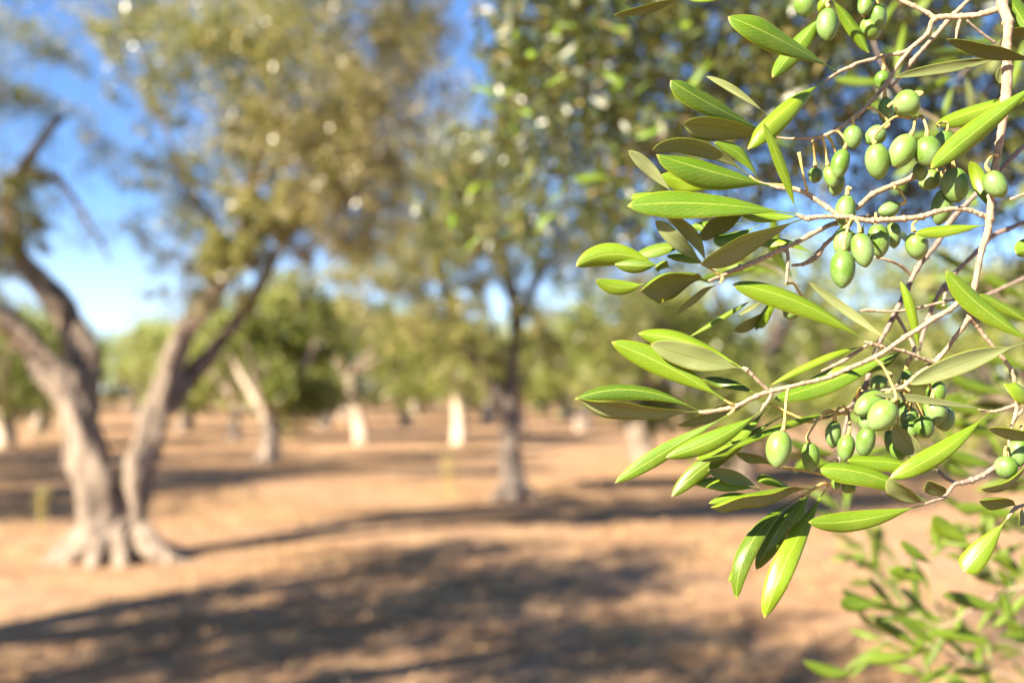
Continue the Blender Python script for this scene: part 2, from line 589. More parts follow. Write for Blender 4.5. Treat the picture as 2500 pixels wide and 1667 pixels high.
def build_centre_tree():
    t = thing('olive_tree', 'olive tree with a single dark trunk forking low, pale light on its foot', 'tree')
    V, F = [], []
    D = 14.6
    limb(V, F, [(1252, 1240, D, 120), (1250, 1205, D, 78), (1250, 1165, D, 54), (1247, 1100, D, 45), (1246, 1045, D, 47), (1240, 995, D, 42), (1225, 960, D, 36)], 14, .25, 3, 1.)
    limb(V, F, [(1236, 1000, D, 36), (1205, 945, D, 34), (1172, 895, D, 30), (1135, 830, D, 28), (1100, 750, D, 22), (1065, 640, D - .3, 16), (1020, 500, D - .4, 10)], 10, .2, 2, 2.)
    limb(V, F, [(1240, 1000, D, 38), (1247, 930, D, 35), (1257, 855, D + .1, 30), (1262, 780, D + .2, 31), (1243, 690, D + .2, 25), (1205, 570, D + .1, 18), (1150, 430, D, 12)], 10, .2, 2, 3.)
    limb(V, F, [(1262, 790, D + .2, 26), (1330, 650, D + .4, 19), (1420, 520, D + .5, 13), (1500, 400, D + .5, 8)], 8, .2, 0, 4.)
    for s in ([(1235, 1190, D, 50), (1205, 1222, D - .2, 34), (1170, 1238, D - .3, 18)], [(1265, 1190, D, 50), (1300, 1218, D - .1, 36), (1345, 1236, D - .2, 18)], [(1252, 1190, D - .1, 46), (1258, 1230, D - .5, 24)]):
        limb(V, F, s, 8, .3, 2, random.random() * 9)
    meshobj('trunk', mesh_of(V, F, 'fork_trunk'), t, [M_BARK_D])  # darker bark puts the shade on this trunk into its colour
    cl = [(1100, 540, 14.2, 150, 2600), (950, 620, 14, 130, 1700), (1200, 470, 14.6, 150, 2200), (1360, 560, 15, 150, 1900), (1010, 720, 14.2, 90, 600), (1310, 690, 14.8, 100, 700), (1150, 380, 14.4, 160, 2000),
          (1040, 420, 14, 130, 1500), (1120, 890, 13.9, 75, 700), (1150, 800, 13.7, 75, 600), (1340, 850, 14.8, 80, 600), (1480, 650, 15, 130, 1100), (1180, 640, 14.8, 90, 500), (1500, 820, 15, 110, 800), (1230, 860, 15, 80, 500), (1350, 350, 14.6, 180, 1800), (900, 760, 14.2, 80, 500), (1000, 800, 14.0, 90, 800), (880, 690, 14.2, 100, 900), (1050, 640, 14.0, 110, 1300), (1190, 560, 13.9, 110, 1300), (1290, 770, 14.2, 70, 500), (1140, 720, 13.9, 80, 700)]
    P, T = [], []
    for x, y, d, r, n in cl:
        c = at(x, y, d)
        rm = pxm(r, d)
        n = int(n * 1.7)
        p = spray_points(c, rm, n, n // 55)
        p[:, 1] += RNG.uniform(-.6, .6, n) * rm
        P.append(p)
        T.append(RNG.beta(2., 2., n) * .95 + RNG.normal(0, .05))
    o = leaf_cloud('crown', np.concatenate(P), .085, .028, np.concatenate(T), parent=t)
    o['kind'] = 'stuff'
    return t


# ------------------------------------------------------------------ trees of the grove
def grove_tree(label, x, y, h, cr, tr, seed, nleaf, lsize, group=None, lean=(0, 0), mat=None, bare=1.2, low=.25, tint=0.0, limbs=4, name='olive_tree', bark=None, base_w=1.25, squash=.75, cat='tree'):
    rnd = random.Random(seed)
    t = thing(name, label, cat, group)
    z0 = ground_z(x, y)
    t.location = (x, y, z0)
    V, F = [], []
    fork = Vector((lean[0] * bare, lean[1] * bare, bare))
    p, r = catmull([Vector((0, 0, -.15)), Vector((0, 0, .12)), fork * .5 + Vector((rnd.uniform(-.08, .08), 0, 0)), fork], [tr * base_w, tr * 1.2, tr * .98, tr * .85], 4)
    tube_into(V, F, p, r, 10, .22, 3, seed * 1.3, True, 4)
    ends = []
    a0 = rnd.uniform(0, 6.28)
    for k in range(limbs):
        a = a0 + k * 6.283 / limbs + rnd.uniform(-.4, .4)
        rr = cr * rnd.uniform(.45, .75)
        top = h * rnd.uniform(.62, .85)
        e = Vector((fork.x + math.cos(a) * rr, fork.y + math.sin(a) * rr, top))
        m = fork.lerp(e, .5) + Vector((math.cos(a) * rr * .12, math.sin(a) * rr * .12, rnd.uniform(-.1, .15)))
        p, r = catmull([fork - Vector((0, 0, tr * .6)), m, e], [tr * .62, tr * .4, tr * .12], 5)
        tube_into(V, F, p, r, 8, .2, 0, seed + k, True, 4)
        ends.append(e)
    meshobj('trunk', mesh_of(V, F, 'grove_trunk'), t, [bark or M_BARK2])
    P, T = [], []
    nc = 11
    per = nleaf // (nc + limbs)
    zc = (h + bare * (1 - low)) / 2
    for k in range(nc + limbs):
        if k < limbs:
            c = ends[k]
            rad = cr * rnd.uniform(.38, .5)
        else:
            a = rnd.uniform(0, 6.28)
            q = rnd.uniform(.25, .85) * cr
            c = Vector((fork.x + math.cos(a) * q, fork.y + math.sin(a) * q, rnd.uniform(bare * (1 - low) + .35, h * .88)))
            rad = cr * rnd.uniform(.28, .46)
        pp = spray_points(c, rad, per, max(4, per // 16), squash)
        P.append(pp)
        T.append(RNG.beta(2, 2, per) * .9 + tint + rnd.gauss(0, .09))
    o = leaf_cloud('crown', np.concatenate(P), lsize, lsize * .34, np.concatenate(T), parent=t, mat=mat or M_FAR)
    o['kind'] = 'stuff'
    return t


def gx(px, d):
    return (px - 1250) / FPX * d


def build_grove():
    G = 'trees of the olive grove'
    # trees whose trunks the photograph shows
    vis = [
        (655, 22.0, 4.3, 1.8, .19, 'olive tree with a bright trunk and dark hanging crown right of the V-shaped tree', (.01, 0), 1.1, .3, .02),
        (573, 30.0, 4.2, 2.2, .17, 'pale leaning olive trunk behind the hanging crown, nearest the V-shaped tree', (.10, 0), 1.2, .35, .08),
        (884, 29.5, 4.6, 2.2, .18, 'tall slim olive trunk leaning left in the middle of the far row', (-.22, 0), 2.1, .15, 0),
        (795, 38.0, 4.2, 2.3, .26, 'small shaded olive trunk between the hanging crown and the leaning slim trunk', (.05, 0), 1.3, .2, -.05),
        (1122, 29.0, 4.1, 2.1, .19, 'bright white sunlit olive trunk just left of the dark forked trunk', (-.04, 0), 1.6, .2, .12),
        (1262, 37.0, 4.2, 2.2, .27, 'pale olive trunk peeping out directly behind the dark forked trunk', (0, 0), 1.5, .2, .1),
        (1190, 44.0, 4.2, 2.2, .25, 'small pale olive trunk between the bright trunk and the dark forked trunk', (0, 0), 1.3, .2, .1),
        (1420, 37.0, 4.2, 2.2, .26, 'pale olive trunk at the tip of the lowest sunlit leaf spray', (0, 0), 1.3, .3, .08),
        (15, 27.0, 4.4, 2.4, .26, 'olive tree with a dark crown at the edge, left of the V-shaped tree', (0, 0), 1.2, .4, -.12),
        (100, 36.0, 4.2, 2.2, .24, 'olive tree with a grey shaded trunk behind the left arm of the V', (.03, 0), 1.3, .35, -.05),
        (455, 35.0, 3.6, 2.0, .24, 'light green olive tree close behind the right arm of the V', (0, 0), 1.0, .85, .1),
        (990, 41.0, 4.0, 2.1, .22, 'light olive tree standing in the gap between the two far bright trunks', (0, 0), 1.2, .3, .08),
        (1570, 21.0, 4.3, 2.2, .24, 'olive tree whose grey green crown fills the space behind the leaf tips', (0, 0), 1.35, .45, -.03),
        (1800, 16.5, 4.4, 2.3, .24, 'brownish olive tree close behind the middle of the fruiting branch', (0, 0), 1.35, .45, -.02),
        (2080, 23.0, 4.2, 2.2, .24, 'olive tree seen between the fork twigs of the fruiting branch', (0, 0), 1.0, .85, 0),
        (2420, 17.0, 4.2, 2.2, .26, 'olive tree with a pale silvery crown behind the right end of the branch', (0, 0), 1.0, .85, .14),
    ]
    for i, (px, d, h, cr, tr, lab, lean, bare, low, tint) in enumerate(vis):
        grove_tree(lab, gx(px, d), d, h, cr, tr, 20 + i, 12000 if i == 0 else 9500, .17, G, lean, None, bare, low, tint, bark=M_BARK if px > 1500 else (M_BARK_D if low > .8 else None))
    # rounded bright trees seen through the V
    for px, d, h, cr, lab in ((330, 52, 5.2, 3.0, 'rounded bright green tree seen far off through the opening of the V'),
                              (430, 58, 6.0, 3.2, 'taller bright green tree behind the right arm of the V')):
        grove_tree(lab, gx(px, d), d, h, cr, .25, int(px), 6000, .2, None, (0, 0), M_PINE, 1.0, .9, .05, name='green_tree', cat='tree', bark=M_BARK_D)
    # the far rows, one tree like the other
    rnd = random.Random(5)
    k = 0
    for d, step in ((50, 130), (64, 105)):
        px = -40
        while px < 2560:
            if d > 60 or not (210 < px < 480):
                dd = d + rnd.uniform(-3, 3)
                grove_tree('small olive tree in the far rows that close off the grove', gx(px + rnd.uniform(-25, 25), dd), dd, rnd.uniform(3.3, 3.9) if 210 < px < 480 else rnd.uniform(4.0, 5.6), rnd.uniform(2.2, 2.9), .24, 200 + k, 2600, .34,
                           'olive trees of the far rows', (0, 0), None, 1.0, .8, rnd.uniform(-.05, .12))
            k += 1
            px += step
    # trees just out of the picture to the left and behind, whose shade crosses the soil
    for i, (x, y, h, cr, lab) in enumerate(SHADERS):
        grove_tree(lab, x, y, h, cr, .26, 400 + i, 9500 if cr < 2.4 else 17000, .12, 'olive trees that shade the soil from outside the view', (0, 0), M_CROWN, 1.4, .2, 0)


SHADERS = [
    (-5.7, 1.9, 5.8, 2.0, 'olive tree outside the left edge, nearest the lens, shading the front soil'),
    (-5.2, 4.6, 5.0, 1.8, 'olive tree just outside the left edge whose shade lies across the lower middle'),
    (-4.8, .1, 5.6, 1.8, 'tall olive tree behind the lens on its left, shading the soil below the branch'),
    (-9.6, 13.4, 8.2, 2.2, 'olive tree at the left edge just beyond the V-shaped tree'),
    (-10.4, 9.6, 4.6, 1.9, 'olive tree outside the left edge beside the V-shaped tree'),
    (-9.2, .2, 5.2, 2.0, 'tall olive tree outside the left edge, second in the front row'),
    (-11.2, 15.6, 5.6, 2.9, 'olive tree outside the left edge one row beyond the V-shaped tree'),
    (-12.8, 11.4, 8.2, 2.4, 'olive tree far outside the left edge, second from the V-shaped tree'),
    (-13.0, 19.5, 5.4, 2.8, 'olive tree outside the left edge two rows beyond the V-shaped tree'),
    (-16.5, 20.0, 5.2, 2.7, 'olive tree far outside the left edge, three rows deep'),
]


# ------------------------------------------------------------------ leaves, olives and twigs of the near branches
def outline(pk=.6, blunt=2.3, notch=0.0):
    """half width along the blade, 0..1: a long taper to the stalk and a blunt tip"""
    def f(u):
        if u <= 0:
            return .05
        if u >= 1:
            return 0.0
        if u < pk:
            return max(.05, math.sin(math.pi / 2 * u / pk) ** .88)
        q = (u - pk) / (1 - pk)
        return max(0.0, 1 - q ** blunt) ** .68
    return f


prof = outline()


def leaf_mesh(B, C, T, half, N0, cup=.35, th=.00035, nu=18, nv=8, wave=0.0, seed=0., twist=0.0, prof_f=prof, pet=0.1, fold=0.0):
    """a solid olive leaf along the curve B-C-T. N0 is the direction its upper face looks to"""
    V, UV = [], []
    top, bot = [], []
    for i in range(nu + 1):
        u = i / nu
        u = u - .10 * math.sin(2 * math.pi * u) / math.pi * .8 if nu > 10 else u
        p = (1 - u) ** 2 * B + 2 * u * (1 - u) * C + u * u * T
        tg = 2 * (1 - u) * (C - B) + 2 * u * (T - C)
        tg.normalize()
        n = N0 - tg * N0.dot(tg)
        n.normalize()
        if twist:
            n = Matrix.Rotation(twist * (u - .5), 3, tg) @ n
        s = tg.cross(n)
        ub = (u - pet) / (1 - pet)
        hw = half * prof_f(ub) if ub > 0 else half * .055
        row_t, row_b = [], []
        for k in range(nv + 1):
            v = -1 + 2 * k / nv
            y = v * hw
            z = -cup * hw * (abs(v) ** 1.8)
            if fold:
                z += fold * hw * abs(v)
            if wave:
                z += wave * hw * abs(v) * math.sin(u * 11 + seed + (1.6 if v > 0 else 0))
            y *= 1 - .12 * cup * v * v
            q = p + s * y + n * z
            tt = th * (1 - .75 * abs(v) ** 3)
            V.append(q)
            UV.append((u, .5 + v / 2))
            row_t.append(len(V) - 1)
            V.append(q - n * tt)
            UV.append((u, .5 + v / 2))
            row_b.append(len(V) - 1)
        top.append(row_t)
        bot.append(row_b)
    F, MI = [], []
    for i in range(nu):
        for k in range(nv):
            F.append((top[i][k], top[i][k + 1], top[i + 1][k + 1], top[i + 1][k]))
            MI.append(0)
            F.append((bot[i][k], bot[i + 1][k], bot[i + 1][k + 1], bot[i][k + 1]))
            MI.append(1)
        for k, fl in ((0, True), (nv, False)):
            f = (top[i][k], top[i + 1][k], bot[i + 1][k], bot[i][k])
            F.append(f if fl else tuple(reversed(f)))
            MI.append(0)
    me = bpy.data.meshes.new('leaf')
    me.from_pydata([tuple(v) for v in V], [], F)
    uvl = me.uv_layers.new(name='UVMap')
    li = np.empty(len(me.loops), dtype=np.int32)
    me.loops.foreach_get('vertex_index', li)
    uvl.data.foreach_set('uv', np.asarray(UV, dtype=np.float32)[li].reshape(-1))
    me.polygons.foreach_set('material_index', np.asarray(MI, dtype=np.int32))
    smooth(me)
    me.update()
    me.materials.append(M_TOP)
    me.materials.append(M_UND)
    return me


def place_mesh(name, me, parent):
    """re-centre the mesh on its own middle so that the object stands where the piece is"""
    c = Vector((0, 0, 0))
    for v in me.vertices:
        c += v.co
    c /= len(me.vertices)
    me.transform(Matrix.Translation(-c))
    o = link(bpy.data.objects.new(name, me), parent)
    o.location = c
    return o


TWIGPTS = []        # (px, py, depth) samples of every twig of the near branch


def twig(parent, spec, mat, name='twig', sides=9, knots=True):
    """spec: list of (px, py, depth offset in cm, width in px)"""
    pts = [at(x, y, FOCUS + d / 100) for x, y, d, w in spec]
    rads = [pxm(w, FOCUS + d / 100) / 2 * 1.05 for x, y, d, w in spec]
    p, r = catmull(pts, rads, 9)
    sd = random.random() * 40
    if knots:
        for i in range(len(r)):
            r[i] *= 1 + .16 * noise.noise(Vector((i * .55, sd, 0)))
            if i % 9 == 0 and 0 < i < len(r) - 1:
                r[i] *= 1.28
        r[0] *= .9
    V, F = [], []
    tube_into(V, F, p, r, sides, .18, 0, sd, True, 420)
    o = place_mesh(name, mesh_of(V, F, name), parent)
    o.data.materials.append(mat)
    sx = catmull([Vector((x, y, d)) for x, y, d, w in spec], [1] * len(spec), 9)[0]
    TWIGPTS.extend((q.x, q.y, q.z) for q in sx)
    return o


def nearest_twig(px, py, maxd, above=False):
    best, bd = None, maxd
    for q in TWIGPTS:
        dx, dy = q[0] - px, q[1] - py
        dd = math.hypot(dx, dy)
        if above and dy > -6:
            dd += 60 + dy * 2
        if dd < bd:
            best, bd = q, dd
    return best


LR = random.Random(3)


def near_leaf(parent, bx, by, mx, my, tx, ty, w, side, d, snap=55, name='leaf', nu=18, nv=8, wave=None, lab=None, fold=0.0, dtip=None, shape=None, top=None):
    """a leaf whose stalk starts at (bx,by), whose midrib passes (mx,my) and whose tip is (tx,ty)"""
    q = nearest_twig(bx, by, snap)
    db = d
    if q:
        bx, by = q[0], q[1]
        db = q[2]
    D = lambda c: FOCUS + c / 100
    tipd = d + (LR.uniform(-.6, .6) if dtip is None else dtip)
    mid = (d * 2 + (db + tipd) / 2) / 3
    B, M, T = at(bx, by, D(db)), at(mx, my, D(mid)), at(tx, ty, D(tipd))
    C = 2 * M - (B + T) / 2
    half = pxm(w, D(mid)) / 2 * .97
    view = (CAMP - M).normalized()
    tg = (T - B).normalized()
    if side == 'T':
        n = view + UP * .55
    elif side == 'F':
        n = view + UP * .05
    elif side == 'U':
        n = view - UP * 1.15
    elif side == 'L':        # underside turned to the sun
        n = view + S * .25 - UP * .1
    n -= tg * n.dot(tg)
    n.normalize()
    vv = (view - tg * view.dot(tg)).normalized()
    half /= max(.55, n.dot(vv))
    if side in 'UL':
        n = -n
    cup = LR.uniform(.2, .62)
    me = leaf_mesh(B, C, T, half, n, cup, .0004, nu, nv, LR.uniform(.02, .16) if wave is None else wave, LR.uniform(0, 6), LR.uniform(-.5, .5), prof_f=outline(*(shape or (LR.uniform(.48, .6), LR.uniform(1.65, 2.2)))), fold=fold)
    if top:
        me.materials[0] = top
    o = place_mesh(name, me, parent)
    if lab:
        o['label'] = lab
    return o


def olive_mesh(w, h, seed):
    rnd = random.Random(seed)
    V, F, nu, nv = [], [], 22, 16
    lean = rnd.uniform(-.07, .07)
    for i in range(nv + 1):
        th = math.pi * i / nv
        z = math.cos(th)
        r = math.sin(th)
        r *= 1 + .06 * z                      # a little fuller towards the stalk
        zz = z
        if z < -.93:
            zz = z - (abs(z) - .93) * .75     # small point at the far end
        if z > .93:
            zz = z - (z - .93) * 1.2          # dimple round the stalk
        for k in range(nu):
            a = 2 * math.pi * k / nu
            V.append(Vector((r * math.cos(a) * w / 2 + lean * w * (1 - z * z), r * math.sin(a) * w / 2, zz * h / 2)))
    for i in range(nv):
        for k in range(nu):
            F.append((i * nu + k, (i + 1) * nu + k, (i + 1) * nu + (k + 1) % nu, i * nu + (k + 1) % nu))
    me = mesh_of(V, F, 'olive')
    bm = bmesh.new()
    bm.from_mesh(me)
    bmesh.ops.remove_doubles(bm, verts=bm.verts, dist=1e-6)
    bm.to_mesh(me)
    bm.free()
    smooth(me)
    me.materials.append(M_OLIVE)
    return me


OR = random.Random(9)


def near_olive(parent, cx, cy, w, h, ang, d, anchor=None, stalk=True):
    """an olive centred at (cx,cy); ang leans its lower end, degrees clockwise in the picture"""
    D = FOCUS + d / 100
    me = olive_mesh(pxm(w, D), pxm(h, D), int(cx * 7 + cy))
    o = link(bpy.data.objects.new('olive', me), parent)
    a = R(ang)
    tilt = OR.uniform(-.25, .25)
    rot = CM.to_3x3() @ (Matrix.Rotation(-a, 3, 'Z') @ Matrix.Rotation(R(-90) + tilt, 3, 'X') @ Matrix.Rotation(OR.uniform(0, 6), 3, 'Z'))
    o.location = at(cx, cy, D)
    o.rotation_euler = rot.to_euler()
    if not stalk:
        return o
    ax, ay = math.sin(a), -math.cos(a)
    hx, hy = cx + ax * h * .49, cy + ay * h * .49
    q = anchor or nearest_twig(hx, hy - 10, 150, True)
    if not q:
        return o
    p0 = at(hx, hy, D)
    p1 = at(hx + ax * 16, hy + ay * 16 - 3, D)
    p3 = at(q[0], q[1], FOCUS + q[2] / 100)
    p2 = p1.lerp(p3, .55) + UP * (p1 - p3).length * .16
    pts, r = catmull([p0, p1, p2, p3], [.0016, .00085, .0008, .0011], 5)
    V, F = [], []
    tube_into(V, F, pts, r, 7, .2, 0, cx, True, 500)
    s = meshobj('olive_stalk', mesh_of(V, F, 'olive_stalk'), None, [M_STALK])
    s.parent = o
    s.matrix_parent_inverse = (Matrix.Translation(o.location) @ rot.to_4x4()).inverted()
    return o


TWIGS = [
    # main stem on the right and its fork
    ('stem', 't', [(2438, -40, 1, 24), (2446, 10, 1, 24), (2461, 56, 0, 23), (2458, 110, 0, 21), (2459, 166, 0, 22), (2456, 240, 0, 24), (2450, 285, 0, 20), (2440, 350, 0, 17), (2428, 416, 0, 17), (2420, 480, 0, 16), (2416, 535, 0, 18), (2410, 572, 0, 15), (2397, 610, 0, 14), (2380, 694, 0, 13), (2370, 745, 0, 13), (2367, 782, 0, 13)]),
    ('twig', 't', [(2456, 262, 0, 18), (2420, 290, .4, 15), (2346, 334, 1.2, 14), (2290, 385, 2, 14), (2229, 432, 2.2, 14), (2180, 453, 2.2, 13), (2130, 475, 2, 13), (2091, 508, 1.6, 12), (2045, 528, 1, 11)]),
    ('twig', 't', [(2448, 18, 1, 18), (2395, 35, 1.5, 13), (2346, 41, 2, 13), (2283, 46, 2.4, 13), (2264, 84, 2.6, 11), (2221, 122, 3, 11), (2188, 166, 3.2, 9), (2168, 199, 3.2, 9), (2130, 245, 3.2, 10), (2091, 283, 3.2, 11), (2043, 316, 3.2, 10), (2002, 334, 3.2, 8), (1941, 339, 3.4, 6), (1893, 336, 3.6, 4)]),
    ('twig', 't', [(2283, 46, 2.4, 12), (2265, 33, 2.5, 11), (2230, 15, 2.7, 10), (2190, -5, 3, 10), (2150, -40, 3, 10)]),
    ('twig', 't', [(2380, -15, 4.5, 9), (2345, 20, 4.5, 10), (2321, 43, 4.5, 13), (2300, 68, 4.5, 10), (2283, 87, 4.5, 11), (2255, 118, 4.5, 9), (2227, 150, 4.5, 11), (2200, 186, 4.5, 8), (2175, 215, 4.4, 6)]),
    ('twig', 't', [(2221, 122, 3, 9), (2195, 131, 3.1, 11), (2170, 135, 3.2, 6), (2124, 147, 3.4, 8), (2095, 154, 3.4, 7), (2079, 163, 3.4, 10), (2050, 175, 3.4, 7), (2015, 198, 3.4, 5)]),
    ('twig', 't', [(2346, 43, 2, 8), (2338, 70, 2, 8), (2334, 96, 2, 5)]),
    ('twig', 'd', [(2360, 50, 3.5, 5), (2395, 80, 3.6, 6), (2430, 105, 3.6, 7)]),
    # the level twig with the large leaves
    ('twig', 't', [(2416, 533, 0, 14), (2395, 524, 0, 12), (2370, 514, 0, 11), (2341, 510, 0, 11), (2310, 512, 0, 12), (2283, 518, 0, 12), (2250, 529, 0, 13), (2206, 534, 0, 14), (2165, 537, 0, 12), (2130, 539, 0, 13), (2105, 537, 0, 11), (2079, 531, 0, 11), (2045, 530, 0, 11), (2015, 529, 0, 10), (1990, 530, 0, 11), (1974, 534, 0, 13), (1958, 530, 0, 10), (1944, 523, 0, 7)]),
    ('twig', 't', [(2050, 529, .6, 13), (2022, 508, .8, 12), (1990, 487, 1, 11), (1964, 470, 1.1, 10), (1936, 463, 1.2, 9), (1905, 459, 1.2, 8), (1875, 452, 1.3, 6), (1854, 444, 1.3, 5)]),
    ('twig', 's', [(1990, 480, 1.2, 6), (1950, 462, 1.4, 6), (1905, 452, 1.5, 6), (1860, 448, 1.5, 5), (1830, 430, 1.5, 5)]),
    ('twig', 's', [(1972, 470, 1, 6), (1965, 445, .8, 5), (1958, 410, .6, 6), (1951, 372, .5, 9)]),
    # twig below it, behind
    ('twig', 't', [(2330, 508, 3.6, 14), (2280, 520, 3.4, 12), (2206, 534, 3, 12), (2120, 530, 2.6, 10), (2040, 545, 2.4, 11), (2005, 560, 2.3, 10), (1977, 574, 2.2, 12), (1945, 592, 2.1, 11), (1910, 608, 2, 12), (1860, 632, 2, 11), (1808, 654, 1.8, 14), (1770, 669, 1.7, 10), (1729, 687, 1.5, 9)]),
    ('twig', 's', [(1760, 674, 1.6, 6), (1745, 663, 1.4, 6), (1722, 650, 1.2, 5)]),
    ('twig', 's', [(1762, 673, 1.6, 7), (1764, 682, 1.6, 9), (1757, 692, 1.6, 5)]),
    ('twig', 't', [(1920, 604, 2, 8), (1924, 630, 1.8, 8), (1923, 655, 1.7, 8), (1920, 692, 1.6, 6)]),
    ('twig', 't', [(2060, 548, 3, 9), (2045, 569, 3, 10), (2015, 597, 3, 9), (1998, 620, 3, 14), (1984, 633, 3, 13), (1960, 645, 3, 9), (1933, 648, 3, 6)]),
    # the long lower twig, sharp
    ('twig', 't', [(2372, 742, 0, 12), (2354, 728, -.2, 12), (2320, 755, -.4, 12), (2278, 779, -.6, 13), (2240, 805, -.8, 11), (2206, 825, -1, 12), (2172, 850, -1, 11), (2137, 871, -1, 12), (2100, 888, -1, 11), (2066, 902, -1, 11), (2030, 918, -1, 11), (1997, 928, -1, 10), (1960, 936, -1, 10), (1925, 945, -1, 11), (1882, 955, -1, 12), (1845, 968, -1, 11), (1798, 991, -1, 11), (1760, 1000, -1, 10), (1725, 1006, -1, 11), (1706, 1005, -1, 7)]),
    ('twig', 't', [(1880, 955, -1, 10), (1853, 932, -1.2, 8), (1836, 914, -1.3, 8), (1823, 903, -1.3, 11), (1812, 898, -1.3, 8)]),
    ('twig', 's', [(1796, 991, -1, 9), (1783, 985, -1.2, 7), (1769, 976, -1.3, 5)]),
    ('twig', 't', [(1884, 957, -1, 9), (1879, 972, -1.1, 7), (1868, 988, -1.1, 10), (1858, 1003, -1.1, 6)]),
    ('twig', 's', [(1794, 992, -1, 9), (1788, 1005, -1.1, 8), (1776, 1013, -1.1, 5)]),
    # the forked twig under the stem
    ('twig', 't', [(2367, 776, 0, 14), (2350, 800, .4, 11), (2330, 826, .8, 10), (2313, 850, 1.2, 10), (2297, 868, 1.5, 11), (2283, 884, 1.6, 15), (2265, 898, 1.6, 13), (2240, 915, 1.6, 11), (2216, 935, 1.6, 11), (2200, 947, 1.6, 10), (2165, 952, 1.6, 7), (2112, 954, 1.6, 6)]),
    ('twig', 't', [(2281, 887, 1.5, 12), (2255, 876, 1.2, 8), (2230, 866, 1, 9), (2205, 857, .8, 8), (2181, 852, .6, 8), (2150, 846, .4, 9), (2125, 839, .2, 10), (2110, 833, .2, 6)]),
    ('twig', 't', [(2369, 776, 0, 13), (2385, 795, .2, 10), (2405, 822, .3, 10), (2422, 842, .3, 9), (2438, 863, .3, 11), (2455, 882, .3, 9), (2469, 903, .3, 10), (2477, 930, .3, 9), (2479, 960, .4, 10), (2483, 985, .4, 9), (2480, 1010, .4, 10), (2472, 1036, .5, 7)]),
    ('twig', 't', [(2520, 960, .6, 8), (2485, 985, .6, 8), (2455, 997, .5, 8), (2430, 1004, .4, 9), (2410, 1003, .4, 7), (2388, 1000, .4, 5)]),
    ('twig', 't', [(2515, 985, 1.4, 6), (2488, 1010, 1.4, 6), (2466, 1050, 1.3, 7), (2464, 1090, 1.2, 8), (2462, 1122, 1.2, 12)]),
    # lowest small twig at the right
    ('twig', 'd', [(2560, 1090, 1, 12), (2490, 1115, .8, 12), (2431, 1140, .5, 13), (2400, 1160, .3, 12), (2372, 1172, .2, 14), (2348, 1178, .1, 11), (2330, 1182, 0, 10), (2318, 1198, -.1, 9), (2305, 1213, -.2, 8), (2280, 1222, -.3, 7), (2254, 1231, -.4, 7)]),
    ('twig', 'd', [(2338, 1180, 0, 8), (2312, 1168, .2, 8), (2296, 1155, .3, 8), (2284, 1143, .4, 5)]),
    ('twig', 't', [(2560, 1225, 1, 8), (2510, 1232, .6, 8), (2480, 1240, .4, 8), (2459, 1266, .2, 7)]),
    # stems behind
    ('twig', 'd', [(2560, 320, 8, 13), (2500, 358, 8, 12), (2443, 414, 8, 11), (2410, 445, 8, 12), (2382, 475, 8, 11), (2350, 508, 7.5, 12), (2318, 544, 7, 13), (2290, 592, 7, 11), (2262, 626, 7, 12), (2239, 656, 7, 12), (2215, 705, 6.5, 12), (2188, 760, 6, 13), (2165, 805, 6, 12), (2147, 835, 6, 11), (2128, 890, 6, 11), (2112, 945, 6, 12), (2079, 991, 6, 9), (2062, 1050, 6, 8), (2050, 1120, 6, 8), (2042, 1186, 6, 7)]),
    ('twig', 'd', [(2560, 520, 11, 11), (2500, 543, 11, 10), (2460, 560, 11, 11), (2423, 576, 11, 11), (2385, 615, 11, 11), (2334, 664, 11, 10), (2305, 700, 11, 10), (2283, 735, 11, 10), (2265, 780, 11, 10), (2250, 830, 11, 9), (2238, 880, 11, 8)]),
    ('twig', 'd', [(2560, 650, 18, 9), (2500, 679, 18, 8), (2455, 700, 18, 8), (2400, 725, 18, 8)]),
    ('twig', 't', [(2190, 772, 6, 8), (2212, 810, 5.6, 7), (2231, 845, 5.3, 9), (2228, 865, 5.2, 10), (2216, 890, 5.2, 8), (2200, 925, 5.2, 8), (2180, 945, 5.2, 6), (2120, 940, 5.2, 5)]),
    ('twig', 't', [(2101, 759, 4, 5), (2120, 757, 4, 8), (2160, 760, 4, 7), (2206, 758, 4, 6), (2260, 748, 4, 7), (2298, 738, 4, 6), (2355, 728, 3, 6)]),
    ('twig', 't', [(2303, 748, 4.5, 7), (2307, 720, 5, 7), (2318, 690, 6, 9), (2334, 664, 9, 8)]),
    ('twig', 't', [(2135, 628, 6, 6), (2170, 636, 6, 7), (2200, 650, 6.5, 7), (2228, 674, 7, 8)]),
    ('twig', 't', [(2560, 455, 6, 6), (2500, 474, 6, 5), (2466, 488, 6, 7)]),
    ('twig', 't', [(2117, 843, 2, 8), (2090, 860, 2, 8), (2060, 880, 2.2, 9), (2035, 893, 2.2, 9), (2005, 906, 2.2, 5)]),
    ('twig', 't', [(2079, 991, 5.5, 11), (2050, 1007, 4.5, 9), (2020, 1018, 3.5, 6), (1975, 1028, 3, 8), (1960, 1020, 3, 5)]),
    ('twig', 's', [(2042, 1186, 6, 8), (2010, 1180, 5, 7), (1985, 1195, 4.5, 7), (1955, 1210, 4, 5)]),
    ('twig', 's', [(2050, 1175, 5, 7), (2010, 1158, 4, 7), (1960, 1148, 3.4, 6), (1905, 1139, 3, 5), (1860, 1128, 3, 4)]),
    ('twig', 's', [(2065, 1010, 5, 9), (2020, 1004, 3.5, 8), (1985, 1030, 2.4, 8), (1930, 1010, 2, 7), (1880, 985, 2, 4)]),
]

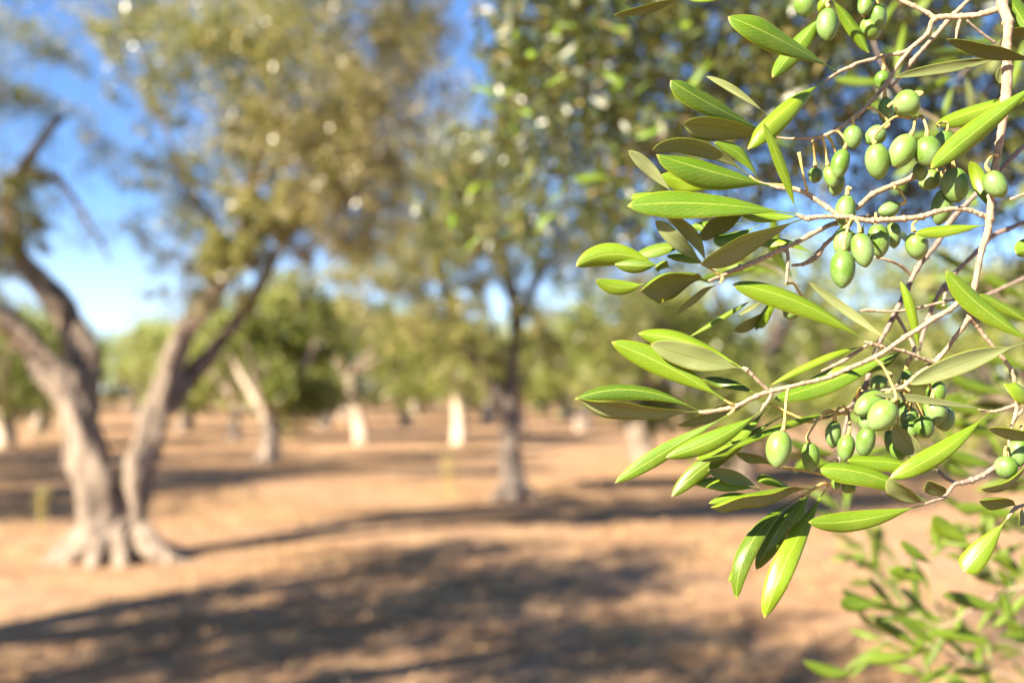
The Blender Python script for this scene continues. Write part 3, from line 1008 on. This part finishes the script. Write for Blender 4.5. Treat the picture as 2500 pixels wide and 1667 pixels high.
LEAVES = [
    # top edge and upper left
    (1672, -8, 1590, 16, 1499, 37, 24, 'U', 0), (1790, -12, 1735, -6, 1680, -2, 18, 'T', 9),
    (2032, 156, 1895, 92, 1777, 41, 62, 'T', 0), (2010, 30, 1955, 100, 1885, 190, 52, 'T', 5), (2028, -5, 2075, 55, 2122, 130, 34, 'T', 6), (2030, -20, 2010, 5, 1998, 30, 26, 'T', 7),
    (1846, 311, 1730, 252, 1637, 196, 52, 'T', 0), (1872, 280, 1798, 224, 1724, 187, 20, 'L', 1.2), (2015, 200, 1912, 270, 1825, 365, 58, 'T', .6),
    (1850, 330, 1757, 309, 1669, 306, 60, 'U', .3), (1831, 434, 1706, 358, 1592, 366, 42, 'U', 1.2), (1877, 482, 1739, 419, 1602, 377, 72, 'T', -.6),
    (1859, 419, 1808, 378, 1742, 350, 30, 'T', .9), (1645, 475, 1589, 416, 1534, 368, 34, 'L', -.2), (1757, 460, 1681, 444, 1614, 427, 46, 'T', 1.6), (1706, 503, 1600, 482, 1541, 485, 30, 'T', 1.2),
    (1943, 523, 1719, 497, 1531, 503, 68, 'T', -1.4), (1956, 534, 1880, 526, 1807, 523, 30, 'T', .6), (1834, 513, 1757, 544, 1702, 577, 50, 'U', .9), (1961, 539, 1808, 595, 1710, 646, 56, 'U', -1.2),
    (1711, 646, 1655, 590, 1601, 539, 40, 'L', -.7), (1747, 615, 1686, 567, 1624, 528, 36, 'U', .4), (1813, 546, 1745, 549, 1686, 552, 28, 'T', 1.4), (1854, 549, 1783, 580, 1742, 585, 34, 'T', 1.4),
    (1948, 518, 1910, 414, 1862, 297, 28, 'F', -.9),
    (1612, 652, 1502, 620, 1406, 651, 62, 'F', .6), (1680, 600, 1616, 606, 1540, 628, 34, 'T', 1.1), (1606, 648, 1560, 648, 1500, 645, 42, 'F', .2), (1578, 690, 1517, 702, 1454, 684, 40, 'F', 1.2),
    (1730, 687, 1642, 673, 1563, 711, 72, 'U', -.9), (1640, 658, 1615, 642, 1598, 655, 30, 'U', .1), (1729, 620, 1680, 627, 1627, 625, 28, 'T', 1.6), (1757, 690, 1690, 727, 1648, 768, 24, 'U', 0),
    (1850, 724, 1765, 773, 1683, 822, 15, 'T', 3), (1862, 738, 1832, 752, 1802, 772, 14, 'L', 3), (1872, 755, 1836, 785, 1790, 806, 26, 'U', 4.5), (1887, 735, 1866, 770, 1847, 805, 28, 'T', 4.5),
    (1990, -72, 1860, -52, 1715, -46, 62, 'T', -3.2), (2120, -66, 1990, -80, 1850, -72, 58, 'T', -3.0), (2060, -30, 1960, -48, 1868, -60, 44, 'T', -2.2),
    # middle
    (2122, 838, 1955, 740, 1788, 694, 56, 'T', -.4), (2178, 835, 2070, 760, 1975, 689, 26, 'L', .4), (1940, 622, 1905, 600, 1868, 592, 20, 'T', 3), (1930, 590, 1890, 592, 1853, 600, 22, 'T', 3.2), (1978, 608, 1930, 595, 1887, 590, 18, 'T', 3.4),
    (1812, 899, 1690, 838, 1557, 814, 56, 'T', -.2), (1818, 906, 1702, 874, 1588, 839, 68, 'L', -1.5), (1770, 978, 1632, 896, 1492, 835, 66, 'F', -1.1),
    (1850, 953, 1780, 935, 1716, 927, 28, 'T', 1.6), (1712, 1003, 1552, 952, 1402, 975, 42, 'T', -.9), (1708, 1005, 1552, 996, 1414, 972, 46, 'U', -1.4),
    (1860, 958, 1757, 1000, 1655, 1038, 34, 'U', .8), (1776, 1013, 1630, 1098, 1501, 1179, 44, 'F', -1.3), (1858, 1003, 1745, 1072, 1625, 1117, 52, 'F', -1.8), (1882, 985, 1790, 1078, 1700, 1120, 38, 'T', .9),
    (1905, 1050, 1745, 1120, 1640, 1212, 48, 'F', 1.2), (1854, 1195, 1770, 1180, 1688, 1176, 34, 'T', 1.6), (1856, 1190, 1790, 1165, 1727, 1147, 38, 'L', .9), (1988, 1194, 1855, 1200, 1734, 1238, 52, 'U', .2), (1850, 1215, 1790, 1210, 1730, 1228, 26, 'T', 1.2),
    (1934, 1182, 1890, 1170, 1848, 1178, 26, 'T', 2), (1890, 1128, 1840, 1112, 1795, 1105, 26, 'U', 2.5), (2050, 992, 1925, 1034, 1736, 1114, 20, 'T', .6),
    (1910, 1222, 1836, 1320, 1798, 1464, 48, 'T', .6), (1968, 1212, 1900, 1295, 1846, 1391, 54, 'F', 1.8), (1985, 1205, 1945, 1255, 1912, 1310, 40, 'F', 2.6), (2020, 1195, 1928, 1350, 1866, 1509, 60, 'F', .4), (1822, 1360, 1796, 1390, 1780, 1422, 18, 'T', 2),
    # around the long twig
    (2117, 847, 2015, 873, 1882, 940, 20, 'T', .6), (2200, 868, 2030, 928, 1890, 974, 52, 'T', .5), (2203, 866, 2160, 880, 2112, 910, 28, 'T', 1.2), (2095, 884, 2035, 905, 1971, 930, 22, 'T', 1.6),
    (2500, 838, 2350, 886, 2220, 938, 56, 'L', -.5), (2430, 1000, 2270, 978, 2130, 961, 21, 'L', -.4), (2560, 990, 2505, 958, 2450, 936, 38, 'T', -.8), (2560, 1085, 2485, 1052, 2411, 1045, 32, 'U', -.8),
    (2540, 845, 2400, 752, 2310, 660, 54, 'T', -.8), (2530, 800, 2450, 748, 2392, 718, 28, 'T', -.4), (2247, 868, 2226, 765, 2198, 687, 26, 'F', .2),
    (2418, 1009, 2296, 1102, 2172, 1166, 52, 'F', -1.6), (2262, 1205, 2120, 1158, 1996, 1146, 58, 'T', -.9), (2270, 1165, 2170, 1128, 2068, 1124, 40, 'T', .1), (2254, 1231, 2105, 1268, 1973, 1274, 54, 'F', -.9),
    (2290, 1148, 2225, 1088, 2184, 1038, 52, 'U', -.3), (2258, 1224, 2205, 1200, 2172, 1165, 46, 'U', -1.4), (2300, 1214, 2285, 1190, 2268, 1172, 48, 'U', -.9),
    (2545, 1150, 2470, 1166, 2396, 1192, 36, 'U', -.6), (2485, 1238, 2438, 1218, 2390, 1222, 36, 'U', 0), (2494, 1236, 2492, 1258, 2487, 1282, 26, 'U', 0),
    # right side
    (2450, -50, 2478, 20, 2530, 110, 56, 'T', 1.5), (2545, 152, 2420, 124, 2311, 96, 36, 'U', -.8), (2520, 92, 2478, 84, 2442, 110, 54, 'U', .4), (2440, 143, 2330, 162, 2181, 190, 30, 'L', .4), (2455, 140, 2450, 172, 2440, 204, 30, 'L', .4),
    (2560, 220, 2420, 258, 2285, 305, 50, 'T', 5), (2560, 185, 2400, 305, 2272, 412, 60, 'F', -1.8), (2412, 516, 2395, 450, 2368, 395, 40, 'F', 1.4), (2404, 546, 2318, 558, 2234, 570, 32, 'T', -.3), (2560, 585, 2520, 598, 2480, 620, 50, 'F', 1),
    (2112, 560, 2085, 575, 2065, 560, 22, 'T', 3), (2230, 600, 2215, 580, 2198, 575, 18, 'T', 5),
]

OLIVES = [
    # cx, cy, w, h, lean, depth, anchor
    (1967, 10, 54, 62, 0, 5, None), (2021, 60, 52, 84, 3, 4.5, None), (2112, 10, 40, 60, 15, 6, None), (2145, 42, 40, 62, -6, 6, None), (2126, 70, 48, 58, -25, 6.5, None),
    (2211, 252, 66, 62, 60, -.3, (2168, 262, 1)), (2155, 196, 38, 46, 5, 5, None), (2163, 270, 38, 64, -4, 3.4, None), (2082, 335, 46, 58, 0, 3, None), (2137, 331, 48, 56, 50, 3, None),
    (2142, 394, 58, 88, -8, -.6, (2222, 288, .6)), (2203, 369, 62, 88, 28, -.8, (2237, 290, .6)), (2266, 370, 66, 76, -4, -1, (2246, 286, .6)), (2305, 348, 50, 56, 10, 1.4, (2290, 308, 1)),
    (2248, 419, 36, 46, 0, .4, None), (2270, 440, 50, 56, 60, 2.2, None), (2332, 452, 64, 86, -6, .4, None), (2431, 450, 54, 72, -28, -1.2, (2436, 380, -.3)), (2300, 505, 52, 88, 8, 1.6, None),
    (2053, 400, 44, 74, 14, 3, None), (2028, 432, 36, 56, -14, 3.4, None), (2042, 450, 40, 56, 10, 4.2, None), (1990, 428, 34, 38, 0, 5, (1985, 345, 4)),
    (2066, 518, 50, 84, 3, 1.4, (2078, 462, 1.3)), (2170, 510, 38, 56, 68, 1, (2184, 458, 1.9)),
    (2057, 656, 60, 94, 4, -.8, (2082, 533, 0)), (2105, 610, 54, 86, -8, -.6, (2080, 533, 0)), (2060, 592, 48, 72, 8, 1, (2078, 537, .4)), (2144, 587, 52, 82, -6, 1.4, None), (2182, 574, 38, 62, -4, 2.4, None), (2239, 600, 54, 68, -12, 1, (2256, 534, .2)),
    (1932, 761, 42, 40, 60, 4, None),
    (2124, 986, 54, 88, 60, .2, (2160, 965, .6)), (2154, 1014, 66, 84, 36, -1.2, (2137, 876, -1)), (2117, 1030, 44, 46, 0, .6, None), (2114, 1078, 46, 76, 8, .6, (2120, 1010, 2)), (2036, 1060, 38, 66, 4, 2, (2072, 1005, 4)), (2066, 1092, 42, 66, 10, 1.6, (2070, 1010, 4)),
    (1902, 1095, 62, 92, 12, -2, (1925, 947, -1)), (1977, 1115, 44, 74, -4, -.2, (2048, 1010, 3)),
    (2204, 990, 42, 70, 0, 3, None), (2218, 1020, 44, 56, 5, 2.4, None), (2288, 958, 46, 58, 0, 2, None), (2281, 1004, 56, 68, -6, 1.6, None), (2303, 1020, 52, 64, -10, 2.4, None), (2258, 1042, 48, 56, -18, 1.2, None), (2221, 1050, 40, 50, 0, 2, None), (2145, 935, 40, 42, 60, 4, None), (2214, 924, 28, 46, 0, 4, None),
    (2455, 1140, 54, 56, 0, .4, (2462, 1100, 1.2)), (2488, 1102, 46, 72, 8, .8, (2490, 1040, 1.4)), (2070, 1187, 36, 34, 20, 1.5, (2065, 1150, 4)), (2042, 1180, 24, 30, 0, 2.5, None), (2195, 1100, 44, 50, 0, 1.2, None), (2172, 1078, 26, 60, -5, 2.5, None),
]


def build_branch():
    t = thing('olive_branch', 'sharp sunlit olive branch full of green olives and broad leaves', 'branch')
    mats = {'t': M_TWIG, 'd': M_TWIG_D, 's': M_STALK}
    for nm, m, spec in TWIGS:
        twig(t, spec, mats[m], nm, knots=(m != 's'))
    for rec in LEAVES:
        near_leaf(t, *rec)
    near_leaf(t, 2459, 1262, 2402, 1335, 2352, 1394, 60, 'F', -.4, lab='short green leaf with a blunt notched end', shape=(.72, 3.6))
    for cx, cy, w, h, ang, d, anc in OLIVES:
        near_olive(t, cx, cy, w, h, ang, d, anc)
    return t


# ------------------------------------------------------------------ soft shoots below and to the right of the branch
def shoot(label, spine, leaves, rnd, group, wpx=7, fill=0, lw=(19, 29), ll=(125, 195)):
    """spine: (px, py, depth in m); leaves: explicit (bx,by,mx,my,tx,ty,w,side,depth)"""
    t = thing('olive_shoot', label, 'shoot', group)
    spine = [(x, y, d * 1.18) for x, y, d in spine] if spine[0][2] < 1.7 else spine
    pts = [at(x, y, d) for x, y, d in spine]
    rads = [pxm(wpx * (1 - .6 * i / max(1, len(spine) - 1)), spine[0][2]) / 2 for i in range(len(spine))]
    p, r = catmull(pts, rads, 6)
    V, F = [], []
    tube_into(V, F, p, r, 7, .15, 0, rnd.random() * 9, True, 300)
    o = place_mesh('stem', mesh_of(V, F, 'shoot_stem'), t)
    o.data.materials.append(M_TWIG)
    for rec in leaves:
        near_leaf(t, *rec[:6], rec[6], rec[7], rec[8] + 12, snap=0, nu=8, nv=4, top=M_TOP_SHADE)
    q = catmull([Vector(s) for s in spine], [1] * len(spine), 6)[0]
    for k in range(int(fill * .85)):
        c = q[rnd.randrange(len(q))]
        j = min(len(q) - 1, max(1, q.index(c)))
        dx, dy = q[j].x - q[j - 1].x, q[j].y - q[j - 1].y
        a = math.atan2(dy, dx) + rnd.choice((-1, 1)) * rnd.uniform(.25, 1.0)
        L = rnd.uniform(*ll) * .61 / c.z * 1.6
        tx, ty = c.x + math.cos(a) * L, c.y + math.sin(a) * L
        d = (c.z - FOCUS) * 100
        near_leaf(t, c.x, c.y, (c.x + tx) / 2 + rnd.uniform(-6, 6), (c.y + ty) / 2 + rnd.uniform(-8, 4), tx, ty, rnd.uniform(*lw) * .61 / c.z * 1.6, rnd.choice('TTFFU'), d, snap=0, nu=8, nv=4, top=M_TOP_SHADE, dtip=rnd.uniform(-4, 4))
    return t


def build_shoots():
    rnd = random.Random(21)
    G = 'soft olive shoots hanging under the branch'
    shoot('soft green shoot hanging lowest in the corner with a lime leaf', [(2560, 1690, 1.12), (2440, 1640, 1.12), (2330, 1600, 1.12), (2235, 1565, 1.12), (2150, 1560, 1.12)],
          [(2470, 1490, 2380, 1470, 2299, 1448, 36, 'F', 42), (2088, 1640, 2030, 1640, 1960, 1612, 34, 'F', 42), (2240, 1600, 2170, 1605, 2105, 1612, 30, 'F', 40), (2430, 1580, 2370, 1555, 2262, 1545, 30, 'F', 44)], rnd, G, 9, 18)
    shoot('soft green shoot with paired dark leaves above the lime leaf', [(2560, 1430, 1.06), (2460, 1440, 1.06), (2380, 1480, 1.06), (2300, 1530, 1.06), (2230, 1500, 1.06), (2140, 1500, 1.06)],
          [(2380, 1330, 2320, 1300, 2276, 1258, 46, 'F', 30), (2148, 1478, 2090, 1475, 2050, 1470, 40, 'F', 36), (2270, 1425, 2215, 1400, 2170, 1395, 36, 'F', 36), (2280, 1380, 2235, 1350, 2196, 1318, 28, 'F', 36),
           (2290, 1345, 2285, 1310, 2275, 1275, 24, 'F', 38), (2260, 1595, 2200, 1550, 2135, 1515, 30, 'F', 40), (2300, 1580, 2240, 1540, 2190, 1500, 26, 'F', 42)], rnd, G, 8, 22)
    shoot('soft shoot behind the notched leaf, leaves spreading to the right', [(2570, 1560, 1.15), (2480, 1480, 1.15), (2430, 1400, 1.15), (2400, 1340, 1.15)],
          [(2420, 1230, 2380, 1240, 2330, 1236, 30, 'F', 36), (2510, 1260, 2440, 1250, 2370, 1235, 34, 'F', 40), (2500, 1420, 2470, 1380, 2420, 1360, 36, 'F', 44), (2445, 1530, 2460, 1490, 2440, 1440, 26, 'F', 46)], rnd, G, 8, 18)
    shoot('soft bright shoot with level lime leaves right of the dark olives', [(2580, 1010, 1.0), (2480, 985, 1.0), (2400, 960, 1.0), (2330, 935, 1.0)],
          [(2470, 960, 2390, 948, 2320, 922, 34, 'F', 40), (2420, 1000, 2360, 1000, 2300, 985, 30, 'F', 38), (2450, 1060, 2390, 1050, 2320, 1025, 34, 'F', 40), (2430, 1135, 2370, 1125, 2300, 1100, 38, 'F', 40),
           (2540, 920, 2450, 880, 2370, 872, 30, 'F', 44), (2380, 1165, 2340, 1150, 2300, 1120, 30, 'F', 40)], rnd, G, 7, 14)
    shoot('soft pale shoot behind the stem fork near the right edge', [(2590, 840, 1.1), (2500, 780, 1.1), (2430, 720, 1.1), (2390, 660, 1.1)],
          [(2330, 770, 2300, 745, 2262, 730, 36, 'F', 46), (2520, 740, 2450, 700, 2400, 676, 34, 'F', 50), (2560, 800, 2490, 770, 2440, 745, 30, 'F', 50)], rnd, G, 7, 7)
    shoot('soft shoot with thin leaves among the drooping leaf fingers', [(2250, 1420, 1.3), (2160, 1370, 1.3), (2090, 1300, 1.3), (2040, 1210, 1.3)], [], rnd, G, 6, 16)
    shoot('dark green soft shoot behind the topmost olives', [(2360, 330, .95), (2280, 290, .95), (2210, 240, .95), (2150, 150, .95), (2120, 60, .95)], [], rnd, G, 7, 10)
    shoot('soft green shoot behind the upper right stem', [(2560, 60, 1.0), (2480, 90, 1.0), (2400, 130, 1.0), (2330, 200, 1.0)], [], rnd, G, 7, 10)
    shoot('soft shoot under the long lower twig, behind the single olive', [(2300, 1090, .95), (2200, 1080, .92), (2110, 1090, .9), (2020, 1120, .88)], [(2060, 1150, 1990, 1130, 1940, 1150, 32, 'F', 24)], rnd, G, 7, 10)
    shoot('small soft shoot behind the level twig', [(1950, 700, .8), (1900, 660, .8), (1850, 640, .8)], [], rnd, G, 5, 5)
    shoot('soft shoot low in the corner behind the lime leaf, thin and dense', [(2590, 1620, 1.5), (2470, 1570, 1.5), (2350, 1540, 1.5), (2210, 1460, 1.5), (2120, 1400, 1.5)], [], rnd, G, 6, 24)
    shoot('soft shoot rising at the right edge beside the notched leaf', [(2540, 1700, 1.4), (2500, 1560, 1.4), (2480, 1420, 1.4), (2440, 1300, 1.4)], [], rnd, G, 6, 22)
    for k, sp in enumerate([[(2300, 1730, 1.3), (2240, 1600, 1.3), (2170, 1480, 1.3), (2120, 1360, 1.3)], [(2430, 1730, 1.25), (2350, 1620, 1.25), (2290, 1500, 1.25), (2260, 1380, 1.25)],
                            [(2570, 1330, 1.2), (2470, 1300, 1.2), (2380, 1270, 1.2), (2290, 1260, 1.2)], [(2580, 1200, 1.15), (2480, 1150, 1.15), (2390, 1110, 1.15), (2310, 1090, 1.15)]]):
        shoot(('soft shoot rising from the bottom edge, first from the drooping leaf fingers', 'soft shoot rising from the bottom edge beside the lime leaf', 'soft level shoot between the twisted leaf and the notched leaf', 'soft level shoot behind the lowest twig at the right edge')[k], sp, [], rnd, G, 6, 16)
    # one blurred leaf left of the upper leaves, and those round it
    shoot('far thin shoot with one level yellow leaf left of the leaf fans', [(1720, 470, 1.75), (1620, 440, 1.75), (1530, 425, 1.75), (1480, 430, 1.75)],
          [(1495, 434, 1448, 432, 1396, 436, 30, 'T', 114)], rnd, G, 2, 4)


# ------------------------------------------------------------------ boughs of the next tree, a few metres off
def build_boughs():
    rnd = random.Random(31)
    t = thing('olive_tree', 'leafy overhanging boughs of the near olive tree, dark against blue sky', 'tree')
    # its trunk stands just beyond the right edge
    V, F = [], []
    base = Vector((3.3, 3.6, ground_z(3.3, 3.6) - .1))
    fork = Vector((3.1, 3.6, 3.1))
    p, r = catmull([base, base + Vector((0, 0, .4)), fork], [.34, .25, .17], 5)
    tube_into(V, F, p, r, 14, .2, 3, 1.1, True, 4)
    ends = [at(1250, 260, 3.6), at(1480, 420, 3.1), at(1750, 200, 3.0), at(2050, 60, 3.2), at(2300, 350, 3.0), at(1500, 20, 3.4), Vector((3.4, 4.4, 4.2)), Vector((3.8, 3.0, 3.6)), Vector((1.5, 4.3, 4.6)), Vector((-.7, 1.7, 4.2)), Vector((.5, 2.0, 4.2))]
    for k, e in enumerate(ends):
        m = fork.lerp(e, .5) + Vector((0, .1, .45))
        p, r = catmull([fork, m, e], [.07, .032, .008], 7)
        tube_into(V, F, p, r, 8, .15, 0, k, True, 6)
        for q in range(4):
            s = p[len(p) * (q + 3) // 8]
            ee = s + Vector((rnd.uniform(-.5, .2), rnd.uniform(-.3, .3), rnd.uniform(-.5, .4)))
            pp, r2 = catmull([s, s.lerp(ee, .5) + Vector((0, 0, .08)), ee], [.014, .009, .003], 4)
            tube_into(V, F, pp, r2, 6, .1, 0, q, True, 6)
    meshobj('trunk', mesh_of(V, F, 'near_trunk'), t, [M_BARK])
    cl = [(1290, 110, 3.6, 150, 900), (1230, 290, 3.6, 130, 650), (1430, 260, 3.2, 190, 1300), (1590, 100, 3.2, 200, 1300), (1740, 300, 3.0, 200, 1300), (1500, 450, 3.2, 150, 800), (1370, 20, 3.6, 140, 700), (1900, 120, 3.0, 180, 1200),
          (2100, 60, 3.0, 240, 1700), (2350, 180, 3.0, 240, 1800), (2300, 430, 3.2, 170, 500), (1650, 520, 3.2, 130, 450), (1900, 480, 3.2, 160, 420), (1160, 500, 3.8, 90, 200), (1300, 560, 3.6, 90, 200), (2450, 420, 3.0, 150, 500), (2080, 330, 3.2, 120, 300), (1070, 590, 3.8, 50, 90),
          (1500, -150, 3.2, 300, 2200), (1950, -200, 3.0, 320, 2600), (2400, -150, 3.0, 300, 2200), (2700, 200, 3.0, 300, 2400), (2750, 550, 3.2, 250, 1200)]
    P, T = [], []
    for x, y, d, rp, n in cl:
        c = at(x, y, d)
        rm = pxm(rp, d)
        n = int(n * 1.15)
        pp = spray_points(c, rm, n, n // 34, 1.0)
        pp[:, 1] += RNG.uniform(-.7, .9, n)
        P.append(pp)
        T.append(RNG.beta(1.6, 3.0, n) * .95)  # low tints put part of the boughs' shade into the leaf colour
    # unseen crown overhead, with clumps added to shade the boughs
    for c, rm, n in ((Vector((1.0, 2.6, 3.9)), .9, 2600), (Vector((2.4, 3.0, 3.8)), 1.0, 3000), (Vector((.2, 2.6, 4.6)), .9, 2400), (Vector((3.6, 4.0, 3.4)), 1.1, 2500), (Vector((-.8, 1.6, 4.2)), .95, 4200), (Vector((.4, 2.0, 4.3)), .9, 3600), (Vector((-.3, 2.3, 4.9)), .8, 2600)):
        P.append(spray_points(c, rm, n, n // 14))
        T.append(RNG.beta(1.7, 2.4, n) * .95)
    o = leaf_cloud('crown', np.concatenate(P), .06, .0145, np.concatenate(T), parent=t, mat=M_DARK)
    o['kind'] = 'stuff'
    # the largest of its leaves, one by one
    protos = []
    for k in range(4):
        me = leaf_mesh(Vector((0, 0, 0)), Vector((.03, 0, .004 * (k - 1))), Vector((.062, 0, -.004 * k)), .0075 + .001 * k, UP, .3, .0004, 6, 4)
        protos.append(me)
    n = 0
    while n < 210:
        x, y, d, rp, _ = cl[rnd.randrange(16)]
        a, q = rnd.uniform(0, 6.28), rp * rnd.random() ** .5
        o = link(bpy.data.objects.new('leaf', protos[n % 4]), t)
        o.location = at(x + q * math.cos(a), y + q * math.sin(a), rnd.uniform(1.7, 2.7))
        o.rotation_euler = (rnd.uniform(-1, 1), rnd.uniform(-.4, .9), rnd.uniform(0, 6.28))
        o.scale = (1, 1, 1)
        n += 1
    return t


# ------------------------------------------------------------------ dry grass, litter, weeds
def build_litter():
    n = 26000
    y = 3.2 + 26 * RNG.uniform(0, 1, n) ** 1.6
    x = RNG.uniform(-1, 1, n) * (y * .58 + .8)
    keep = np.array([noise.noise(Vector((a * .5, b * .5, 2))) + RNG.uniform(-.4, .4) > -.15 for a, b in zip(x, y)])
    x, y = x[keep], y[keep]
    z = np.array([ground_z(a, b) for a, b in zip(x, y)]) + RNG.uniform(.0, .022, len(x))
    o = leaf_cloud('dry_grass', np.stack([x, y, z], 1), .085, .016, RNG.beta(2, 1.6, len(x)), .0, None, M_STRAW)
    # lay the pieces down
    o['kind'] = 'stuff'
    o['label'] = 'short dry straw and fallen leaves strewn over the soil'


def build_weed(label, px, py, d, hpx, group):
    rnd = random.Random(px)
    V, F = [], []
    b = at(px, py, d)
    b.z = ground_z(b.x, b.y)
    t = thing('dry_weed', label, 'weed', group)
    t.location = b
    h = pxm(hpx, d)
    for k in range(7):
        a = rnd.uniform(0, 6.28)
        e = Vector((math.cos(a) * h * .12, math.sin(a) * h * .12, h * rnd.uniform(.7, 1)))
        p, r = catmull([Vector((0, 0, -.02)), e * .5 + Vector((0, 0, .02)), e], [.006, .005, .002], 4)
        tube_into(V, F, p, r, 5)
    meshobj('stalk', mesh_of(V, F, 'weed_stalk'), t, [M_STALK])
    n = 160
    P = np.stack([RNG.normal(0, h * .09, n), RNG.normal(0, h * .09, n), RNG.uniform(.15, 1, n) * h], 1)
    o = leaf_cloud('foliage', P, .05, .014, RNG.uniform(0, 1, n), .1, t, M_WEED)
    o['kind'] = 'stuff'


build_ground()
build_left_tree()
build_centre_tree()
build_grove()
build_boughs()
build_litter()
build_weed('thin yellowish weed standing left of the dark forked trunk', 1095, 1215, 14.2, 130, None)
build_weed('thin dry weed in the shade left of the V-shaped tree', 100, 1290, 11, 110, None)
build_branch()
build_shoots()
